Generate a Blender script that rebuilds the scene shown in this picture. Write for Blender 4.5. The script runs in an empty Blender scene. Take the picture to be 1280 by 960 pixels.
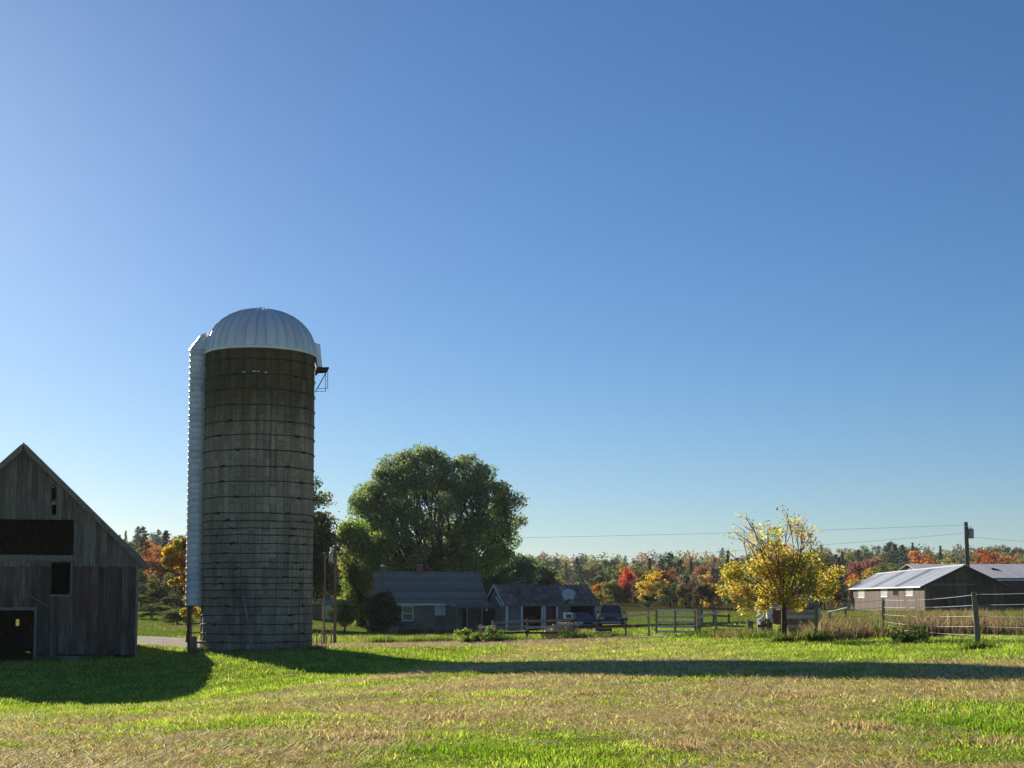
import bpy, math, random
import numpy as np
from mathutils import Vector, Matrix

random.seed(7)
rng = np.random.default_rng(11)
R = math.radians
scene = bpy.context.scene
COL = scene.collection

# ------------------------------------------------------------------ camera, sky, sun, exposure
F = 1700.0                       # focal length in pixels of a 1280 px wide picture
PITCH = R(4.0)
CAM_Z = 1.6
HORIZON = 743.0
PP = HORIZON - F * math.tan(PITCH)          # row of the optical axis
cam_d = bpy.data.cameras.new('camera')
cam_d.sensor_width = 36.0
cam_d.lens = F / 1280.0 * 36.0
cam_d.shift_y = (PP - 480.0) / 1280.0
cam_d.clip_start = 0.1
cam_d.clip_end = 6000.0
cam = bpy.data.objects.new('camera', cam_d)
cam.location = (0, 0, CAM_Z)
cam.rotation_euler = (R(90) + PITCH, 0, 0)
COL.objects.link(cam)
scene.camera = cam

SUN_AZ = R(27.0)                 # to the left of straight ahead
SUN_EL = R(18.0)
world = bpy.data.worlds.new('World')
scene.world = world
world.use_nodes = True
wn = world.node_tree
wn.nodes.clear()
w_out = wn.nodes.new('ShaderNodeOutputWorld')
w_bg = wn.nodes.new('ShaderNodeBackground')
w_sky = wn.nodes.new('ShaderNodeTexSky')
w_sky.sky_type = 'NISHITA'
w_sky.sun_disc = False
w_sky.sun_elevation = SUN_EL
w_sky.sun_rotation = -SUN_AZ
w_sky.altitude = 200.0
w_sky.air_density = 1.0
w_sky.dust_density = 0.2
w_sky.ozone_density = 6.0
w_bg.inputs['Strength'].default_value = 0.05
w_hs = wn.nodes.new('ShaderNodeHueSaturation')
w_hs.inputs['Saturation'].default_value = 1.06
wn.links.new(w_sky.outputs['Color'], w_hs.inputs['Color'])
wn.links.new(w_hs.outputs['Color'], w_bg.inputs['Color'])
wn.links.new(w_bg.outputs['Background'], w_out.inputs['Surface'])

sun_dir = Vector((-math.sin(SUN_AZ) * math.cos(SUN_EL), math.cos(SUN_AZ) * math.cos(SUN_EL), math.sin(SUN_EL)))
sun_d = bpy.data.lights.new('sun', 'SUN')
sun_d.energy = 5.0
sun_d.angle = R(0.53)
sun_d.color = (1.0, 0.90, 0.74)
sun = bpy.data.objects.new('sun', sun_d)
sun.rotation_euler = sun_dir.to_track_quat('Z', 'Y').to_euler()
sun.location = (-40, 80, 60)
COL.objects.link(sun)

scene.view_settings.view_transform = 'Standard'
scene.view_settings.look = 'None'
scene.view_settings.exposure = 0.9
scene.view_settings.gamma = 1.0
scene.render.engine = 'CYCLES'
scene.cycles.max_bounces = 8
scene.cycles.transparent_max_bounces = 8
try:
    scene.cycles.use_denoising = True
except Exception:
    pass


# ------------------------------------------------------------------ small helpers
def ray(px, py):
    xc, yc = (px - 640.0) / F, (PP - py) / F
    c, s = math.cos(PITCH), math.sin(PITCH)
    return Vector((xc, c - yc * s, s + yc * c))


def at(px, py, Y):
    """world point seen at photo pixel (px, py) at depth Y"""
    r = ray(px, py)
    k = Y / r.y
    return Vector((r.x * k, Y, CAM_Z + r.z * k))


def sst(a, b, v):
    t = np.clip((v - a) / (b - a), 0, 1)
    return t * t * (3 - 2 * t)


_lat = np.random.default_rng(5).random((256, 256))


def vnoise(x, y):
    x = np.asarray(x, float); y = np.asarray(y, float)
    xi = np.floor(x).astype(int); yi = np.floor(y).astype(int)
    fx = x - xi; fy = y - yi
    fx = fx * fx * (3 - 2 * fx); fy = fy * fy * (3 - 2 * fy)
    a = _lat[xi & 255, yi & 255]; b = _lat[(xi + 1) & 255, yi & 255]
    c = _lat[xi & 255, (yi + 1) & 255]; d = _lat[(xi + 1) & 255, (yi + 1) & 255]
    return (a * (1 - fx) + b * fx) * (1 - fy) + (c * (1 - fx) + d * fx) * fy


def fbm(x, y, o=4):
    v = 0; a = 0.5; t = 0
    for k in range(o):
        v = v + a * vnoise(x * 2 ** k + 17.3 * k, y * 2 ** k + 9.1 * k); t += a; a *= 0.5
    return v / t


# terrain: thin-plate surface through surveyed spots, hills beyond
CP = np.array([
    (-11, 59, -.73), (-16.2, 58.6, -1.12), (-22, 56, -1.2), (-26, 54, -1.2), (-5.4, 48.5, -.85), (3, 32.5, -.08), (6.4, 26.4, .17), (8.4, 22.4, .33),
    (11.6, 34, .24), (13.8, 51, .03), (10.6, 48, -.02), (7.5, 62, -.37), (1, 66, -.6), (-6, 63, -.8), (-8, 110, -1.42), (4, 108, -1.2), (24, 110, .02),
    (27, 150, .15), (-9.4, 25, -.62), (-7.4, 28.5, -.76), (-9.5, 36.5, -1.22), (-13.5, 34, -1.3), (-10.4, 48, -.85), (-18, 46, -1.3), (-4.4, 12, .03), (0, 12, .05), (4.4, 12, .08), (0, 0, 0),
    (-4, 22, -.12), (-3.5, 34, -.5), (-60, 10, -.8), (-60, 60, -1.6), (-60, 100, -1.0), (60, 10, .5), (60, 60, .5), (60, 110, .3), (0, -40, 0), (-60, -40, 0), (60, -40, 0),
    (-20, 82, -.95), (-24, 102, -.9), (0, 150, -.6), (-40, 150, 0.5), (40, 150, .3), (12, 80, -.3), (18, 60, .1), (24, 45, .3), (20, 85, -.1)], float)


def _tps(r2):
    return np.where(r2 > 1e-9, 0.5 * r2 * np.log(r2 + 1e-12), 0)


_n = len(CP)
_d2 = ((CP[:, None, :2] - CP[None, :, :2]) ** 2).sum(2)
_A = np.zeros((_n + 3, _n + 3))
_A[:_n, :_n] = _tps(_d2) + np.eye(_n) * 4.0
_A[:_n, _n:] = np.c_[np.ones(_n), CP[:, :2]]
_A[_n:, :_n] = _A[:_n, _n:].T
_W = np.linalg.solve(_A, np.r_[CP[:, 2], 0, 0, 0])


def terrain(x, y):
    x = np.atleast_1d(np.asarray(x, float)); y = np.atleast_1d(np.asarray(y, float))
    shp = x.shape
    x = x.ravel(); y = y.ravel()
    xc = np.clip(x, -60, 60); yc = np.clip(y, -40, 150)
    out = np.empty_like(x)
    for i in range(0, len(x), 40000):
        a, b = xc[i:i + 40000], yc[i:i + 40000]
        r2 = (a[:, None] - CP[None, :, 0]) ** 2 + (b[:, None] - CP[None, :, 1]) ** 2
        out[i:i + 40000] = _tps(r2) @ _W[:_n] + _W[_n] + a * _W[_n + 1] + b * _W[_n + 2]
    ang = x / np.maximum(y, 1)
    left = sst(-.13, -.21, ang)
    far = -.4 + left * 9.0 * sst(105, 330, y) + 1.0 * sst(150, 260, y) + 13.0 * sst(280, 700, y) * (1 - .35 * left) + 3.0 * sst(.10, .3, ang) * sst(300, 600, y)
    k = sst(105, 165, y)
    z = out * (1 - k) + far * k
    z = z + .07 * (fbm(x * .35, y * .35, 3) - .5) * (y < 170)
    return z.reshape(shp)


def tz(x, y):
    return float(terrain([x], [y])[0])


def ground_at(px, py, y0=9.0, y1=400.0):
    """where the line of sight through a pixel first meets the ground"""
    r = ray(px, py)
    Y = np.arange(y0, y1, .1)
    k = Y / r.y
    d = CAM_Z + r.z * k - terrain(r.x * k, Y)
    i = int(np.argmax(d < 0)) if (d < 0).any() else len(Y) - 1
    return Vector((r.x * k[i], Y[i], tz(r.x * k[i], Y[i])))


class MB:
    """collects shapes for one mesh"""
    def __init__(s):
        s.v = []; s.f = []

    def add(s, vs, fs):
        o = len(s.v)
        s.v += [tuple(p) for p in vs]
        s.f += [tuple(i + o for i in f) for f in fs]
        return s

    def box(s, c, size, rot=None):
        hx, hy, hz = size[0] / 2, size[1] / 2, size[2] / 2
        vs = [Vector((x, y, z)) for x in (-hx, hx) for y in (-hy, hy) for z in (-hz, hz)]
        if rot is not None:
            vs = [rot @ p for p in vs]
        vs = [p + Vector(c) for p in vs]
        return s.add(vs, [(0, 1, 3, 2), (4, 6, 7, 5), (0, 4, 5, 1), (2, 3, 7, 6), (0, 2, 6, 4), (1, 5, 7, 3)])

    def bbox(s, x0, x1, y0, y1, z0, z1):
        return s.box(((x0 + x1) / 2, (y0 + y1) / 2, (z0 + z1) / 2), (x1 - x0, y1 - y0, z1 - z0))

    def beam(s, a, b, w, h, up=(0, 0, 1)):
        a, b = Vector(a), Vector(b)
        d = (b - a); L = d.length; d.normalize()
        u = Vector(up)
        if abs(d.dot(u)) > .98:
            u = Vector((0, 1, 0))
        sx = d.cross(u).normalized(); sz = sx.cross(d)
        m = Matrix((sx, d, sz)).transposed()
        return s.box((a + b) / 2, (w, L, h), m)

    def tube(s, pts, rad, n=8, cap=True):
        pts = [Vector(p) for p in pts]
        if not isinstance(rad, (list, tuple)):
            rad = [rad] * len(pts)
        vs = []; fs = []
        for i, p in enumerate(pts):
            d = (pts[min(i + 1, len(pts) - 1)] - pts[max(i - 1, 0)]).normalized()
            u = Vector((0, 0, 1)) if abs(d.z) < .9 else Vector((1, 0, 0))
            a = d.cross(u).normalized(); b = a.cross(d)
            for k in range(n):
                t = 2 * math.pi * k / n
                vs.append(p + (a * math.cos(t) + b * math.sin(t)) * rad[i])
        for i in range(len(pts) - 1):
            for k in range(n):
                q = (k + 1) % n
                fs.append((i * n + k, i * n + q, (i + 1) * n + q, (i + 1) * n + k))
        if cap:
            fs.append(tuple(range(n - 1, -1, -1)))
            fs.append(tuple((len(pts) - 1) * n + k for k in range(n)))
        return s.add(vs, fs)

    def lathe(s, prof, n=48, a0=0, a1=2 * math.pi, c=(0, 0, 0)):
        full = abs(a1 - a0 - 2 * math.pi) < 1e-6
        m = n if full else n + 1
        vs = []; fs = []
        for (r, z) in prof:
            for k in range(m):
                t = a0 + (a1 - a0) * k / n
                vs.append((c[0] + r * math.cos(t), c[1] + r * math.sin(t), c[2] + z))
        for i in range(len(prof) - 1):
            for k in range(n):
                q = (k + 1) % m
                fs.append((i * m + k, i * m + q, (i + 1) * m + q, (i + 1) * m + k))
        return s.add(vs, fs)

    def prism(s, poly, d):
        """poly: list of points, d: extrusion vector"""
        n = len(poly); d = Vector(d)
        vs = [Vector(p) for p in poly] + [Vector(p) + d for p in poly]
        fs = [tuple(range(n - 1, -1, -1)), tuple(range(n, 2 * n))]
        for k in range(n):
            fs.append((k, (k + 1) % n, n + (k + 1) % n, n + k))
        return s.add(vs, fs)

    def mesh(s, name, smooth=False):
        me = bpy.data.meshes.new(name)
        me.from_pydata(s.v, [], s.f)
        if smooth:
            me.polygons.foreach_set('use_smooth', [True] * len(me.polygons))
        me.validate()
        import bmesh
        bm = bmesh.new(); bm.from_mesh(me)
        bmesh.ops.recalc_face_normals(bm, faces=bm.faces)
        bm.to_mesh(me); bm.free()
        me.update()
        return me


def link(name, me, mat=None, parent=None, loc=(0, 0, 0), rot=(0, 0, 0), label=None, kind=None):
    o = bpy.data.objects.new(name, me)
    if mat is not None and me is not None and not me.materials:
        me.materials.append(mat)
    COL.objects.link(o)
    o.parent = parent
    o.location = loc; o.rotation_euler = rot
    if label: o['label'] = label
    if kind: o['kind'] = kind
    return o


def part(name, mb, mat, parent, label=None, smooth=False, kind=None, loc=(0, 0, 0), rot=(0, 0, 0)):
    return link(name, mb.mesh(name, smooth), mat, parent, loc, rot, label, kind)


def thing(name, label, cat, loc=(0, 0, 0), rotz=0.0, group=None):
    o = bpy.data.objects.new(name, None)
    o.empty_display_size = .3
    COL.objects.link(o)
    o.location = loc; o.rotation_euler = (0, 0, rotz)
    o['label'] = label; o['category'] = cat
    if group: o['group'] = group
    return o


def tag(o, label, cat, group=None):
    o['label'] = label; o['category'] = cat
    if group: o['group'] = group
    return o


def np_mesh(name, verts, loops, starts, totals, smooth=False, tint=None):
    """fast mesh from arrays; tint = per-vertex colour (n,3)"""
    me = bpy.data.meshes.new(name)
    me.vertices.add(len(verts)); me.vertices.foreach_set('co', np.ascontiguousarray(verts, np.float32).ravel())
    me.loops.add(len(loops)); me.loops.foreach_set('vertex_index', np.ascontiguousarray(loops, np.int32))
    me.polygons.add(len(starts)); me.polygons.foreach_set('loop_start', np.ascontiguousarray(starts, np.int32))
    try:
        me.polygons.foreach_set('loop_total', np.ascontiguousarray(totals, np.int32))
    except Exception:
        pass
    if smooth:
        me.polygons.foreach_set('use_smooth', np.ones(len(starts), bool))
    me.update(calc_edges=True)
    if tint is not None:
        a = me.attributes.new('tint', 'FLOAT_COLOR', 'POINT')
        a.data.foreach_set('color', np.ascontiguousarray(np.c_[tint, np.ones(len(tint))], np.float32).ravel())
    return me


# ------------------------------------------------------------------ materials
class NT:
    def __init__(s, name):
        s.m = bpy.data.materials.new(name); s.m.use_nodes = True
        s.t = s.m.node_tree; s.t.nodes.clear()
        s.out = s.t.nodes.new('ShaderNodeOutputMaterial')

    def n(s, typ, **kw):
        nd = s.t.nodes.new(typ)
        for k, v in kw.items():
            if k.startswith('i_'):
                nd.inputs[k[2:].replace('_', ' ')].default_value = v
            else:
                setattr(nd, k, v)
        return nd

    def l(s, a, b):
        s.t.links.new(a, b)

    def noise(s, vec, scale, detail=4, rough=.55):
        nd = s.n('ShaderNodeTexNoise'); nd.inputs['Scale'].default_value = scale
        nd.inputs['Detail'].default_value = detail; nd.inputs['Roughness'].default_value = rough
        if vec is not None: s.l(vec, nd.inputs['Vector'])
        return nd.outputs['Fac']

    def ramp(s, fac, stops):
        nd = s.n('ShaderNodeValToRGB')
        e = nd.color_ramp.elements
        while len(e) < len(stops): e.new(.5)
        for q, (p, c) in zip(e, stops):
            q.position = p; q.color = (c[0], c[1], c[2], 1) if hasattr(c, '__len__') else (c, c, c, 1)
        s.l(fac, nd.inputs['Fac'])
        return nd.outputs['Color']

    def mix(s, fac, a, b, mode='MIX'):
        nd = s.n('ShaderNodeMix', data_type='RGBA', blend_type=mode)
        for sock, v in ((nd.inputs['Factor'], fac), (nd.inputs['A'], a), (nd.inputs['B'], b)):
            pass
        ins = [i for i in nd.inputs if i.enabled]
        for sock, v in zip((nd.inputs[0], nd.inputs[6], nd.inputs[7]), (fac, a, b)):
            if hasattr(v, 'is_output') or isinstance(v, bpy.types.NodeSocket):
                s.l(v, sock)
            elif isinstance(v, (int, float)):
                sock.default_value = v
            else:
                sock.default_value = (v[0], v[1], v[2], 1)
        return nd.outputs[2]

    def math(s, op, a, b=None):
        nd = s.n('ShaderNodeMath', operation=op)
        for sock, v in zip(nd.inputs, (a, b)):
            if v is None: continue
            if isinstance(v, bpy.types.NodeSocket): s.l(v, sock)
            else: sock.default_value = v
        return nd.outputs[0]

    def mapping(s, vec, scale):
        nd = s.n('ShaderNodeMapping'); nd.inputs['Scale'].default_value = scale
        s.l(vec, nd.inputs['Vector'])
        return nd.outputs['Vector']

    def coords(s, kind='Object', rand=False):
        if kind == 'World':
            v = s.n('ShaderNodeNewGeometry').outputs['Position']
        else:
            v = s.n('ShaderNodeTexCoord').outputs[kind]
        if rand:
            oi = s.n('ShaderNodeObjectInfo')
            k = s.math('MULTIPLY', oi.outputs['Random'], 57.0)
            cx = s.n('ShaderNodeCombineXYZ'); s.l(k, cx.inputs[0]); s.l(k, cx.inputs[1]); s.l(k, cx.inputs[2])
            ad = s.n('ShaderNodeVectorMath', operation='ADD'); s.l(v, ad.inputs[0]); s.l(cx.outputs[0], ad.inputs[1])
            v = ad.outputs[0]
        return v

    def finish(s, color, rough=.8, metallic=0.0, bump=None, bump_d=.02, bump_s=.6, spec=.3):
        p = s.n('ShaderNodeBsdfPrincipled')
        for sock, v in ((p.inputs['Base Color'], color), (p.inputs['Roughness'], rough), (p.inputs['Metallic'], metallic)):
            if isinstance(v, bpy.types.NodeSocket): s.l(v, sock)
            elif hasattr(v, '__len__'): sock.default_value = (v[0], v[1], v[2], 1)
            else: sock.default_value = v
        p.inputs['Specular IOR Level'].default_value = spec
        if bump is not None:
            b = s.n('ShaderNodeBump'); b.inputs['Distance'].default_value = bump_d; b.inputs['Strength'].default_value = bump_s
            s.l(bump, b.inputs['Height']); s.l(b.outputs['Normal'], p.inputs['Normal'])
        s.l(p.outputs['BSDF'], s.out.inputs['Surface'])
        return s.m


def wear_mat(name, stops, scale=(1, 1, 1), ns=6, rough=.8, metallic=0.0, stain=None, stain_at=(.5, .7), stain_s=.8, rand=True, vary=.25, kind='Object', bump=.4, bump_d=.015, spec=.3):
    """noise-coloured weathered surface; stain = colour of larger blotches; vary = brightness spread between pieces"""
    t = NT(name)
    v = t.coords(kind, rand)
    f1 = t.noise(t.mapping(v, scale), ns, 6, .62)
    c = t.ramp(f1, stops)
    if stain is not None:
        f2 = t.noise(v, stain_s, 4, .6)
        k = t.ramp(f2, [(stain_at[0], 0), (stain_at[1], 1)])
        c = t.mix(k, c, stain)
    if vary:
        oi = t.n('ShaderNodeObjectInfo')
        mr = t.n('ShaderNodeMapRange'); t.l(oi.outputs['Random'], mr.inputs['Value'])
        mr.inputs['To Min'].default_value = 1 - vary; mr.inputs['To Max'].default_value = 1 + vary
        hv = t.n('ShaderNodeHueSaturation'); t.l(mr.outputs[0], hv.inputs['Value']); t.l(c, hv.inputs['Color'])
        c = hv.outputs['Color']
    return t.finish(c, rough, metallic, f1, bump_d, bump, spec)


def leaf_mat(name, trans=.42, use_obj=False, gloss=.08):
    t = NT(name)
    a = t.n('ShaderNodeAttribute', attribute_name='tint')
    c = a.outputs['Color']
    oi = t.n('ShaderNodeObjectInfo')
    if use_obj:
        c = t.mix(1.0, c, oi.outputs['Color'], 'MULTIPLY')
    d = t.n('ShaderNodeBsdfDiffuse'); t.l(c, d.inputs['Color'])
    tr = t.n('ShaderNodeBsdfTranslucent')
    hs = t.n('ShaderNodeHueSaturation'); hs.inputs['Saturation'].default_value = 1.12; hs.inputs['Value'].default_value = 1.25
    t.l(c, hs.inputs['Color']); t.l(hs.outputs['Color'], tr.inputs['Color'])
    m = t.n('ShaderNodeMixShader'); m.inputs[0].default_value = trans
    t.l(d.outputs[0], m.inputs[1]); t.l(tr.outputs[0], m.inputs[2])
    g = t.n('ShaderNodeBsdfGlossy'); g.inputs['Roughness'].default_value = .5; g.inputs['Color'].default_value = (.6, .6, .55, 1)
    m2 = t.n('ShaderNodeMixShader'); m2.inputs[0].default_value = gloss
    t.l(m.outputs[0], m2.inputs[1]); t.l(g.outputs[0], m2.inputs[2])
    t.l(m2.outputs[0], t.out.inputs['Surface'])
    return t.m


M = {}
M['bark'] = wear_mat('bark', [(.3, (.045, .035, .027)), (.7, (.13, .105, .08))], (6, 6, 1), 3, .95, vary=.2, bump=.8, bump_d=.04)
M['leaf'] = leaf_mat('leaf', .58, gloss=.08)
M['leaf_dark'] = leaf_mat('leaf_dark', .22, gloss=.05)
M['forest_leaf'] = leaf_mat('forest_leaf', .5, True, .02)
M['grass'] = leaf_mat('grass_blade', .5, gloss=.03)
M['straw'] = leaf_mat('straw_stalk', .3, gloss=.06)
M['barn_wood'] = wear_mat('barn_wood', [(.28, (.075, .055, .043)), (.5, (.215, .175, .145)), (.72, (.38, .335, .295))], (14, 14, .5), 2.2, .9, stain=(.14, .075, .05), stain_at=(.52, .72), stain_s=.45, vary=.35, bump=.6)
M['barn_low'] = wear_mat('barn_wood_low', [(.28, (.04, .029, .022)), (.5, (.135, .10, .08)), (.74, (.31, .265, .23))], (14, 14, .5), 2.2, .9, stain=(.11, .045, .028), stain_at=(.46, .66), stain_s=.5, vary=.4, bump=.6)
M['trim_wood'] = wear_mat('trim_wood', [(.3, (.14, .115, .095)), (.7, (.36, .315, .27))], (3, 3, 3), 4, .9, vary=.2)
M['rail_wood'] = wear_mat('rail_wood', [(.3, (.15, .115, .085)), (.7, (.38, .33, .27))], (5, 5, 5), 4, .9, vary=.25)
M['pale_rail'] = wear_mat('pale_rail_wood', [(.3, (.48, .43, .36)), (.7, (.76, .71, .63))], (5, 5, 5), 4, .85, vary=.12)
M['dark_wood'] = wear_mat('dark_wood', [(.3, (.03, .022, .017)), (.7, (.10, .075, .06))], (5, 5, 1), 4, .95, vary=.2)
M['inside'] = wear_mat('barn_inside', [(.3, (.10, .085, .07)), (.7, (.22, .19, .16))], (4, 4, 1), 3, .95, vary=0)
M['roof_iron'] = wear_mat('roof_iron', [(.35, (.2, .15, .125)), (.65, (.38, .33, .3))], (3, 3, 1), 2, .75, .2, vary=.15)
M['steel'] = wear_mat('galvanised_steel', [(.3, (.56, .58, .60)), (.7, (.74, .76, .78))], (1, 1, .6), 5, .45, .15, stain=(.30, .28, .26), stain_at=(.6, .85), vary=.10, bump=.12, spec=.5)
M['dome_steel'] = wear_mat('dome_steel', [(.3, (.74, .76, .79)), (.7, (.88, .90, .92))], (1, 1, .6), 3, .38, .22, stain=(.66, .64, .60), stain_at=(.6, .9), vary=.07, bump=.08, spec=.5)
M['hoop'] = wear_mat('hoop_iron', [(.3, (.025, .018, .015)), (.7, (.085, .055, .042))], (2, 2, 2), 3, .8, .3, vary=.15)
M['mortar'] = wear_mat('silo_core', [(.3, (.05, .046, .042)), (.7, (.1, .095, .085))], (1, 1, 1), 3, .95, vary=0)
M['wire'] = wear_mat('fence_wire', [(.3, (.25, .25, .25)), (.7, (.4, .4, .4))], (1, 1, 1), 3, .5, .6, vary=0)
M['black_wire'] = wear_mat('power_cable', [(.3, (.03, .03, .03)), (.7, (.05, .05, .05))], (1, 1, 1), 3, .6, 0, vary=0)
M['pole'] = wear_mat('pole_wood', [(.3, (.09, .06, .045)), (.7, (.2, .145, .11))], (8, 8, .6), 3, .9, vary=.15)
M['grey_paint'] = wear_mat('grey_paint', [(.3, (.28, .30, .32)), (.7, (.4, .42, .44))], (1, 1, 1), 4, .5, .3, vary=.05)
M['white'] = wear_mat('white_paint', [(.3, (.62, .62, .6)), (.7, (.8, .8, .78))], (2, 2, 2), 4, .6, vary=.06)
M['house_wall'] = wear_mat('house_wall', [(.3, (.15, .125, .105)), (.7, (.3, .265, .23))], (2, 2, 12), 2, .9, vary=.1)
M['house_roof'] = wear_mat('house_roof', [(.3, (.17, .15, .135)), (.7, (.36, .325, .29))], (2.5, 2.5, 5), 3, .9, stain=(.30, .25, .19), vary=.22)
M['garage_wall'] = wear_mat('garage_wall', [(.3, (.15, .14, .135)), (.7, (.27, .26, .26))], (1, 1, 8), 3, .9, vary=.1)
M['rust_roof'] = wear_mat('rusty_roof', [(.35, (.19, .11, .075)), (.55, (.34, .22, .165)), (.72, (.48, .40, .35))], (3, .5, 3), 1.2, .7, .15, stain=(.19, .10, .07), stain_at=(.45, .65), vary=.35)
M['rust'] = wear_mat('rust', [(.3, (.16, .055, .025)), (.7, (.36, .16, .085))], (2, 2, 2), 3, .9, vary=.1)
M['shed_wood'] = wear_mat('shed_wood', [(.3, (.075, .047, .036)), (.6, (.17, .12, .095)), (.8, (.28, .215, .18))], (9, 9, .7), 1.5, .9, stain=(.07, .04, .03), stain_at=(.5, .75), stain_s=.35, vary=.25)
M['shed_roof'] = wear_mat('shed_roof_metal', [(.3, (.27, .30, .35)), (.7, (.40, .43, .48))], (1, 1, 1), 1.5, .5, .55, vary=.12, bump=.1)
M['rear_roof'] = wear_mat('rear_roof_metal', [(.3, (.46, .46, .47)), (.7, (.58, .58, .58))], (1, 1, 1), 1.5, .7, .0, vary=.06, bump=.1)
M['shed_roof_dark'] = wear_mat('shed_roof_dark', [(.3, (.10, .11, .13)), (.7, (.18, .19, .22))], (1, 1, 1), 1.5, .5, .5, vary=.12, bump=.1)
M['brick'] = wear_mat('brick_red', [(.3, (.17, .07, .05)), (.7, (.3, .14, .1))], (4, 4, 4), 4, .9, vary=.1)
M['log_end'] = wear_mat('log_wood', [(.3, (.48, .34, .22)), (.7, (.76, .62, .45))], (4, 4, 4), 3, .9, vary=.3)
M['tyre'] = wear_mat('tyre_rubber', [(.3, (.015, .015, .015)), (.7, (.04, .04, .04))], (4, 4, 4), 4, .9, vary=0)
M['glass'] = NT('window_glass').finish((.05, .06, .07), .08, 0, spec=.8)
M['pale_glass'] = wear_mat('whitened_glass', [(.3, (.45, .47, .5)), (.7, (.62, .64, .67))], (1, 1, 1), 4, .3, vary=.08)
M['silver_paint'] = wear_mat('silver_paint', [(.3, (.30, .35, .40)), (.7, (.38, .43, .48))], (1, 1, 1), 2, .35, .5, vary=0, bump=.02)
M['red_paint'] = wear_mat('dark_red_paint', [(.3, (.10, .016, .014)), (.7, (.15, .03, .025))], (1, 1, 1), 2, .35, .1, vary=0, bump=.02)
M['lamp_lens'] = NT('lamp_lens').finish((.8, .8, .78), .15, 0, spec=.8)
M['blue'] = wear_mat('blue_plastic', [(.3, (.02, .05, .16)), (.7, (.03, .08, .24))], (1, 1, 1), 2, .5, vary=0)
M['orange'] = wear_mat('orange_paint', [(.3, (.42, .10, .03)), (.7, (.55, .15, .05))], (1, 1, 1), 2, .5, vary=0)
M['stone'] = wear_mat('field_stone', [(.3, (.16, .155, .15)), (.7, (.36, .35, .33))], (3, 3, 3), 3, .95, vary=.25)


def ground_mat():
    t = NT('meadow_ground')
    pos = t.coords('World')
    dry = t.n('ShaderNodeAttribute', attribute_name='dry').outputs['Fac']
    n1 = t.noise(pos, 3.2, 8, .7)
    n2 = t.noise(pos, 24, 8, .75)
    n3 = t.noise(pos, .35, 3, .5)
    green = t.ramp(n1, [(.32, (.07, .12, .016)), (.5, (.17, .27, .034)), (.7, (.27, .36, .06))])
    straw = t.ramp(n1, [(.3, (.24, .17, .065)), (.5, (.52, .40, .165)), (.72, (.70, .57, .27))])
    k = t.math('ADD', dry, t.math('MULTIPLY', t.math('SUBTRACT', n2, .5), .9))
    c = t.mix(t.ramp(k, [(.3, 0), (.65, 1)]), green, straw)
    c = t.mix(.25, c, t.ramp(n3, [(.35, (.10, .14, .03)), (.65, (.26, .24, .09))]))
    wood = t.n('ShaderNodeAttribute', attribute_name='wood').outputs['Fac']
    litter = t.ramp(n1, [(.3, (.035, .035, .014)), (.55, (.075, .07, .026)), (.72, (.14, .10, .045))])
    c = t.mix(wood, c, litter)
    m = t.finish(c, 1.0, 0, n2, .06, .8, 0.0)
    return m


def gravel_mat():
    t = NT('gravel_lane')
    pos = t.coords('World')
    n1 = t.noise(pos, 1.2, 6, .65)
    n2 = t.noise(pos, 22, 5, .7)
    c = t.ramp(n1, [(.3, (.40, .35, .28)), (.55, (.58, .53, .45)), (.75, (.72, .68, .60))])
    c = t.mix(t.ramp(n2, [(.35, 0), (.6, .4)]), c, (.32, .27, .2))
    return t.finish(c, 1.0, 0, n2, .03, .7, 0.0)


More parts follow.
